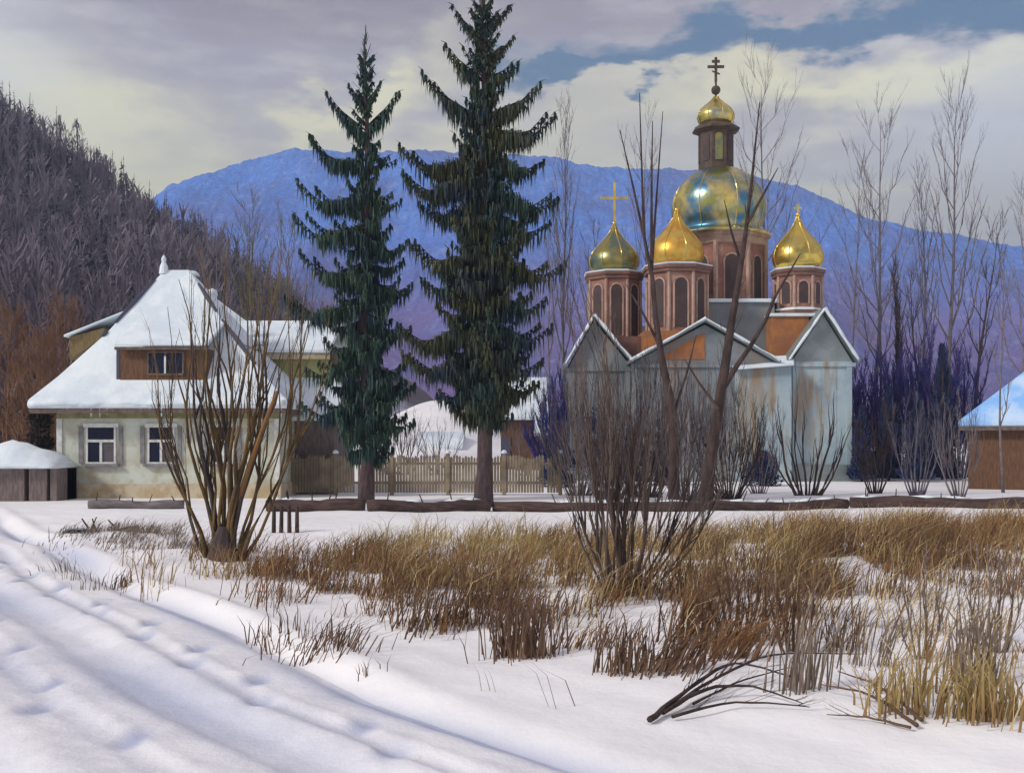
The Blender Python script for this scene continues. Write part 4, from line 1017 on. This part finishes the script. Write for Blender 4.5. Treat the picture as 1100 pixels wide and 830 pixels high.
# leafless bushes massed before the church and along the yard
random.seed(77)
def bushy(px, gy, top, wpx, n, mm, label, r=.03, tw=16, grp='leafless bushes massed in front of the church'):
    b_ = G(px, gy); st = []
    for i in range(n):
        q = (i + .5) / n * 2 - 1
        st.append((px + q * wpx * .12, px + q * wpx * .5 + ru(-4, 4), top + abs(q) * (gy - top) * .28 + ru(-18, 30), r * ru(.6, 1.2), q * .08))
    n_ = n
    return plant('bare_bush', b_, st, b_.y, M[mm], label, 'bush', None, tw, b_.y * .026, r * .36, group=grp, depth=.14, sub=3)
bushy(622, 532, 372, 95, 17, 'bbark', 'bluish leafless bush at the left corner of the church')
bushy(655, 536, 400, 105, 19, 'gbark', 'grey leafless bush below the left golden dome')
bushy(692, 534, 365, 105, 19, 'dbark', 'dark leafless bush just left of the slender tree')
bushy(738, 538, 378, 95, 18, 'gbark', 'grey leafless bush between the slender and the crooked tree')
bushy(782, 536, 408, 99, 18, 'dbark', 'dark leafless bush just right of the crooked tree', .028)
bushy(815, 530, 440, 60, 9, 'gbark', 'grey leafless bush left of the spiky dark rods', .025)
for a_, b_2, c_2, l_ in ((436, 492, 430, 'small leafless bush left on the snowy rise between the spruces'), (470, 496, 452, 'small leafless bush in the middle of the rise between the spruces'), (566, 494, 440, 'small leafless bush before the far brown house'), (418, 500, 445, 'dark leafless bush at the right foot of the slimmer spruce')):
    y_q = 52.; b_q = Vector((XX(a_, y_q), y_q, float(H(XX(a_, y_q), y_q))))
    plant('bare_bush', b_q, [(a_ + (i - 3) * 2, a_ + (i - 3) * 9, c_2 + abs(i - 3) * 6, .03) for i in range(7)], y_q, M['gbark'], l_, 'bush', None, 10, 1.0, .012, group='small bushes behind the fence')
bushy(940, 530, 440, 50, 8, 'dbark', 'dark leafless bush right of the church at the evergreens', .03, grp='leafless bushes right of the church')
bushy(985, 532, 430, 60, 8, 'bbark', 'bluish leafless bush in front of the middle evergreens', .03, grp='leafless bushes right of the church')
M['violet'] = mat('blue_violet_twigs', (.022, .028, .16), (.055, .036, .15), 1.0, .9)
for a_, d_2, c_2, l_ in ((918, 47.5, 425, 'blue violet thicket tight against the right church wall'), (945, 49, 395, 'blue violet thicket behind the short dark poplar'), (972, 48.5, 405, 'blue violet thicket right of the short dark poplar'), (1000, 49.5, 380, 'blue violet thicket left of the tallest evergreen'), (1024, 48.2, 395, 'blue violet thicket by the corner of the brown house'), (612, 47, 420, 'blue violet thicket just left of the church corner'), (597, 49, 452, 'low blue violet thicket behind the fence end')):
    plant('twiggy_thicket', at(a_, 0, d_2), [(a_ + (i - 7.5) * 1.5, a_ + (i - 7.5) * 4.4 + ru(-3, 3), c_2 - 18 + abs(i - 7.5) * 4 + ru(-14, 14), .045) for i in range(16)], d_2, M['violet'], l_, 'thicket', None, 46, 1.1, .022, group='blue violet thickets beside the church', sub=3)
bushy(1030, 534, 420, 50, 7, 'gbark', 'grey leafless bush before the corner of the brown house', .03, grp='leafless bushes right of the church')
bushy(1070, 700, 560, 70, 7, 'g_grey', 'thin grey brown bush on the bank near the right edge', .012, 4, 'small bushes of the right foreground')
bushy(990, 705, 590, 60, 6, 'g_grey', 'thin slanting bush standing by the frozen ditch', .012, 4, 'small bushes of the right foreground')
bushy(850, 700, 590, 60, 8, 'g_dark', 'low dark bush right of the central bush in the dry grass', .014, 5, 'small bushes of the right foreground')
bushy(790, 690, 580, 90, 9, 'g_dark', 'low brown bush close beside the central bush', .014, 6, 'small bushes of the right foreground')

# dense little-leaved shrubs
def leafy(name, base, w_, h_, m_, label, cat='shrub', n=2600, col_=False, group=None, ls=.09):
    t_ = thing(name, base, label, cat, group)
    st = MB()
    for i in range(7):
        a = ru(0, 6.28); st.tube([base - Vector((0, 0, .1)), base + Vector((math.cos(a) * w_ * .2, math.sin(a) * w_ * .2, h_ * .5)), base + Vector((math.cos(a) * w_ * .45, math.sin(a) * w_ * .45, h_ * .85))], [.04, .03, .01], 5)
    st.build('stems', M['dbark'], t_)
    mb = MB(); cl = []
    for i in range(26):
        a = ru(0, 6.28); q = rnd() ** .5; zt_ = ru(.08, .95)
        wr = w_ * (math.sin(min(1, (zt_ + .12)) * math.pi) ** .5 if not col_ else (1 - zt_) ** .6 * .9 + .1)
        cl.append((Vector((math.cos(a) * q * wr * .8, math.sin(a) * q * wr * .8, h_ * zt_)), ru(.16, .32) * (w_ ** .5)))
    for i in range(n):
        if col_:
            zt_ = rnd() ** 1.25; a = ru(0, 6.28); wr = w_ * (1 - zt_) ** .75 * (.62 + .38 * math.sin(a * 3 + zt_ * 14) * math.sin(zt_ * 23 + a)) * rnd() ** .45
            p = base + Vector((math.cos(a) * wr, math.sin(a) * wr, .1 + (h_ - .1) * zt_)); d = Vector((math.cos(a) * .5, math.sin(a) * .5, 1)).normalized() * ls * ru(1, 2.4)
            mb.blade(p, d, ls * .6, Vector((ru(-1, 1), ru(-1, 1), ru(-.3, .3))).normalized(), 2); continue
        c_, r_c = random.choice(cl); v_ = Vector((random.gauss(0, 1), random.gauss(0, 1), random.gauss(0, 1))).normalized() * r_c * rnd() ** .4
        p = base + c_ + v_ * Vector((1, 1, 1.2)).length * .6
        if p.z < base.z: continue
        d = (v_.normalized() + Vector((0, 0, .6))).normalized() * ls * ru(.8, 1.8)
        mb.blade(p, d, ls * .8, Vector((ru(-1, 1), ru(-1, 1), ru(-.5, .5))).normalized(), 2)
    mb.build('foliage', m_, t_)
    return t_
for px, d_, w_, top, lab in ((600, 40, .9, 478, 'low blue black shrub at the end of the picket fence'), (640, 42, 1.0, 440, 'blue black shrub under the left corner of the church'), (676, 41, 1.0, 455, 'blue black shrub behind the stems of the central bush'), (716, 41.5, .9, 470, 'small blue black shrub beside the foot of the slender tree'), (818, 41, .8, 488, 'small blue black shrub between crooked tree and spiky bush')):
    leafy('dark_shrub', at(px, 0, d_), w_, ZZ(top, d_), M['blueshrub'], lab, group='blue black shrubs along the foot of the church')
for px, d_, w_, top, lab in ((926, 45, .7, 440, 'blue black evergreen right beside the church wall'), (955, 46, .9, 418, 'blue black evergreen second from the church wall'), (986, 45, 1.0, 428, 'blue black evergreen in the middle of the row right of the church'), (1012, 47, .9, 372, 'tallest blue black evergreen, near the corner of the brown house')):
    leafy('columnar_evergreen', at(px, 0, d_), w_, ZZ(top, d_), M['blueshrub'], lab, 'evergreen', 6500, True, 'blue black evergreens right of the church', .11)
leafy('round_bush', at(42, 0, 33.5), .75, ZZ(438, 33.5), M['darkshrub'], 'round nearly black bush between the shed and the cottage wall', 'bush', 3000, False)

# ------------------------------------------------------------------ dry grass
random.seed(21)
def inpoly(x, y_, pl):
    c_ = False; j = len(pl) - 1
    for i in range(len(pl)):
        xi, yi = pl[i]; xj, yj = pl[j]
        if (yi > y_) != (yj > y_) and x < (xj - xi) * (y_ - yi) / (yj - yi) + xi: c_ = not c_
        j = i
    return c_
def grass(name, m_, polys, per_m2, h0, h1, lean, wd=.012, clump=True):
    mb = MB()
    for pl, dens in polys:
        wp = [G(x, y_) for x, y_ in pl]; gp = [(p.x, p.y) for p in wp]
        x0, x1 = min(p[0] for p in gp), max(p[0] for p in gp); y0, y1 = min(p[1] for p in gp), max(p[1] for p in gp)
        n = int((x1 - x0) * (y1 - y0) * per_m2 * dens)
        for i in range(n):
            x, y_ = ru(x0, x1), ru(y0, y1)
            if not inpoly(x + random.gauss(0, .3), y_ + random.gauss(0, .45), gp): continue
            q = noise.noise(Vector((x * 1.3, y_ * 1.1, 3))) + .5 * noise.noise(Vector((x * 3.5, y_ * 3.5, 9)))
            if q < .03 + ru(-.20, .20): continue
            h = (h0 * .6 + (h1 * 1.15 - h0 * .6) * rnd() ** 1.5) * (1 + q * .7); a = ru(0, 6.28)
            lx = lean + random.gauss(0, .45); ly = random.gauss(0, .3)
            p = Vector((x, y_, hz(x, y_) - .01)) if i % 1 == 0 else None
            s_ = Vector((math.cos(a), math.sin(a), 0))
            mb.blade(p, Vector((lx * h * .5, ly * h * .5, h)), wd * ru(.7, 1.8), s_, 2, Vector((lx * h * .4, ly * h * .4, -h * .18)))
    return tag(mb.build(name, m_), kind='stuff')
def fastH():   # cached heights for the many blades
    X0, X1, Y0, Y1, s_ = -16., 18., 5., 36., .1
    xs = np.arange(X0, X1, s_); yy = np.arange(Y0, Y1, s_); A, B = np.meshgrid(xs, yy); Z = H(A, B)
    def f(x, y_):
        i = int((x - X0) / s_); j = int((y_ - Y0) / s_)
        if 0 <= i < len(xs) - 1 and 0 <= j < len(yy) - 1:
            u_ = (x - X0) / s_ - i; v_ = (y_ - Y0) / s_ - j
            return float(Z[j, i] * (1-u_) * (1-v_) + Z[j, i+1] * u_ * (1-v_) + Z[j+1, i] * (1-u_) * v_ + Z[j+1, i+1] * u_ * v_)
        return float(H(x, y_))
    return f
hz = fastH()
grass('ochre_dry_grass', M['g_ochre'], [([(400, 584), (640, 580), (640, 640), (560, 640), (430, 640), (330, 610)], 1.2), ([(620, 578), (850, 574), (830, 640), (640, 650)], .8), ([(860, 566), (1110, 566), (1110, 606), (1000, 612), (930, 640), (840, 650)], 1.1), ([(930, 700), (1110, 680), (1110, 790), (960, 780)], .35), ([(130, 610), (250, 600), (300, 640), (200, 640)], .5)], 420, .16, .48, .25, .009)
grass('brown_dry_grass', M['g_brown'], [([(270, 605), (420, 620), (620, 625), (610, 668), (480, 682), (400, 662), (290, 640)], 1.4), ([(810, 585), (1110, 574), (1110, 625), (960, 640), (850, 650)], .9), ([(640, 640), (850, 630), (850, 690), (700, 700), (640, 680)], 1.0), ([(250, 590), (400, 592), (400, 620), (260, 618)], .6), ([(560, 574), (900, 572), (880, 600), (560, 600)], .4)], 420, .14, .46, .35, .009)
grass('dark_dry_grass', M['g_dark'], [([(640, 655), (840, 635), (820, 700), (700, 715), (640, 700)], .9), ([(430, 655), (600, 650), (590, 688), (450, 690)], .9), ([(820, 620), (905, 615), (880, 680), (830, 690)], 1.0), ([(860, 590), (1000, 585), (1060, 600), (900, 622)], 1.0), ([(300, 625), (600, 640), (590, 668), (420, 664), (300, 645)], .6), ([(690, 600), (800, 580), (860, 600), (760, 640)], .5)], 300, .18, .58, .6, .011)
grass('grey_dry_grass', M['g_grey'], [([(55, 592), (140, 562), (190, 572), (180, 592), (100, 600)], 1.2), ([(150, 588), (260, 580), (260, 602), (170, 604)], 1.1), ([(930, 630), (1110, 620), (1110, 700), (950, 700)], .35)], 360, .08, .24, .8, .009)

grass('pale_straw', M['g_straw'], [([(330, 600), (640, 584), (850, 578), (1110, 570), (1110, 700), (860, 700), (640, 690), (420, 670)], .22), ([(900, 690), (1110, 680), (1110, 790), (950, 790)], .3)], 300, .15, .55, .4, .007)
def tussock(px, py, n, h, spread, m_, label, lean=0., wd=.016, cat='grass clump', group='separate tufts of dry stalks in the snow'):
    b_ = G(px, py); mb = MB(); n = int(n * 2.4) if n > 3 else n
    for i in range(n):
        a = ru(0, 6.28); q = .04 + .16 * abs(random.gauss(0, 1)) * spread; p = b_ + Vector((math.cos(a) * q * 1.6, math.sin(a) * q, 0)); p.z = hz(p.x, p.y) - .02
        hh_ = h * (ru(.35, 1.0) * (1.1 - q)) ; k = random.gauss(0, .32) * spread + lean * ru(.5, 1.2)
        mb.blade(p, Vector((k * hh_ * .6, random.gauss(0, .15) * hh_, hh_ * .9)), wd * .48 * ru(.6, 1.5), Vector((1, ru(-.8, .8), 0)).normalized(), 2, Vector((k * hh_ * .45 + ru(-.05, .05), ru(-.06, .06), -abs(k) * .25 * hh_)))
    o = MB(); o.v = mb.v; o.f = mb.f; t_ = o.build('grass_tuft', m_); 
    for v_ in t_.data.vertices: v_.co -= b_
    t_.location = b_
    return tag(t_, label, cat, group)
for a in [(562, 706, 70, .85, .6, 'g_dark', 'dark tuft with a curved base in the snow at the middle front', 0, .022),
          (318, 690, 14, .42, .9, 'g_dark', 'sparse brown tuft, second from the left in the row at the road bank', .2, .022),
          (342, 706, 18, .5, 1.0, 'g_dark', 'larger leaning tuft in the row at the road bank', .6, .024),
          (368, 694, 14, .48, .8, 'g_dark', 'rightmost leaning tuft in the row at the road bank', .8, .022),
          (292, 684, 8, .42, .5, 'g_dark', 'thin upright tuft, leftmost in the row at the road bank', .1, .02),
          (128, 632, 12, .38, .3, 'g_dark', 'short dark upright tuft near the grassy hump at the road edge', .3, .03),
          (64, 614, 10, .42, .7, 'g_grey', 'grey tuft at the bend where the road passes the hump', -.5, .02),
          (80, 622, 9, .4, .5, 'g_grey', 'second grey tuft along the blue road edge', -.1, .02),
          (100, 634, 7, .25, .4, 'g_grey', 'lowest small grey tuft along the blue road edge', .1, .018),
          (398, 722, 4, .25, .2, 'g_dark', 'tiny clump of stalks poking from the snow near the road edge', 0, .016),
          (862, 742, 20, .85, .35, 'g_grey', 'tall grey stalks standing in snow right of the fallen branches', .15, .026),
          (905, 700, 22, .7, .5, 'g_dark', 'brown reeds at the near end of the frozen ditch', .35, .02),
          (935, 715, 16, .75, .5, 'g_grey', 'grey reeds standing behind the second fallen branch', .3, .02),
          (975, 765, 30, .6, .7, 'g_ochre', 'ochre tuft left of the pair in the lower right corner', .1, .028),
          (1055, 772, 60, .62, .8, 'g_ochre', 'biggest ochre tuft in the lower right corner', .0, .03),
          (1040, 735, 26, .9, .35, 'g_grey', 'grey brown stalks rising above the ochre corner tufts', .1, .03),
          (1075, 640, 24, .5, .7, 'g_brown', 'brown tuft on the bank close to the right edge', .3, .02),
          (720, 722, 44, .62, .8, 'g_dark', 'dark slanting stalks below and right of the central bush', .9, .03),
          (672, 722, 34, .6, .5, 'g_dark', 'dark upright stalks just under the central bush', .1, .026),
          (775, 706, 40, .6, .7, 'g_brown', 'brown slanting stalks midway along the grass edge', .8, .03),
          (625, 695, 26, .4, .7, 'g_brown', 'small brown slanting tuft left of the central bush', .8, .022),
          (588, 760, 3, .5, .3, 'g_grey', 'few thin stalks leaning left in the open snow', -.8, .012),
          (520, 740, 3, .4, .3, 'g_grey', 'few thin short stalks in the open snow left of the middle', -.5, .012)]:
    tussock(a[0], a[1], a[2], a[3], a[4], M[a[5]], a[6], a[7], a[8])

# fallen branches lying on the snow
def smooth_prof3(p, k=5):
    o = []; n = len(p)
    for i in range(n - 1):
        p0, p1, p2, p3 = p[max(i-1, 0)], p[i], p[i+1], p[min(i+2, n-1)]
        for j in range(k):
            t = j / k; o.append(.5 * ((2*p1) + (p2 - p0) * t + (2*p0 - 5*p1 + 4*p2 - p3) * t*t + (3*p1 - p0 - 3*p2 + p3) * t**3) + Vector((ru(-.004, .004), ru(-.004, .004), ru(-.004, .004))))
    return o + [p[-1]]
def fallen(paths, label, m_):
    b_ = G(*paths[0][0][0][:2]); t_ = thing('fallen_branch', b_, label, 'branch', 'fallen branches on the snow')
    for pts, r in paths:
        p = [G(x, y_) + Vector((0, 0, .03 + lift)) for x, y_, lift in [(q + (0,))[:3] for q in pts]]
        sp_ = [Vector(v_) for v_ in smooth_prof3(p)]
        mb = MB().tube(sp_, [r * .8 * (1 - .85 * k / (len(sp_) - 1)) * ru(.85, 1.15) + .0015 for k in range(len(sp_))], 6)
        bo = mb.build('bough', m_, t_, smooth=True)
        tb = MB(); twigs_on(tb, sp_, 9, .28, r * .22, up=.85, lo=.2, sub=2); tb.build('twigs', m_, bo)
fallen([([(698, 778), (740, 752, .05), (790, 735, .12), (860, 742, .05)], .022), ([(712, 770), (760, 752, .05), (810, 750, .05), (862, 760)], .018), ([(720, 765), (770, 745, .08), (830, 722, .1), (925, 706)], .016), ([(722, 774), (790, 762, .02), (870, 764)], .014), ([(745, 760), (800, 742, .05), (850, 728, .05)], .01)],
       'bare branch spreading over the snow right of the middle foreground', M['dbark'])
fallen([([(985, 784), (935, 758, .04), (880, 745, .04)], .016), ([(990, 778), (945, 750, .05), (900, 733, .05)], .014), ([(978, 786), (930, 775, .0), (888, 772)], .010)],
       'thinner bare branch on the snow near the lower right corner', M['g_dark'])
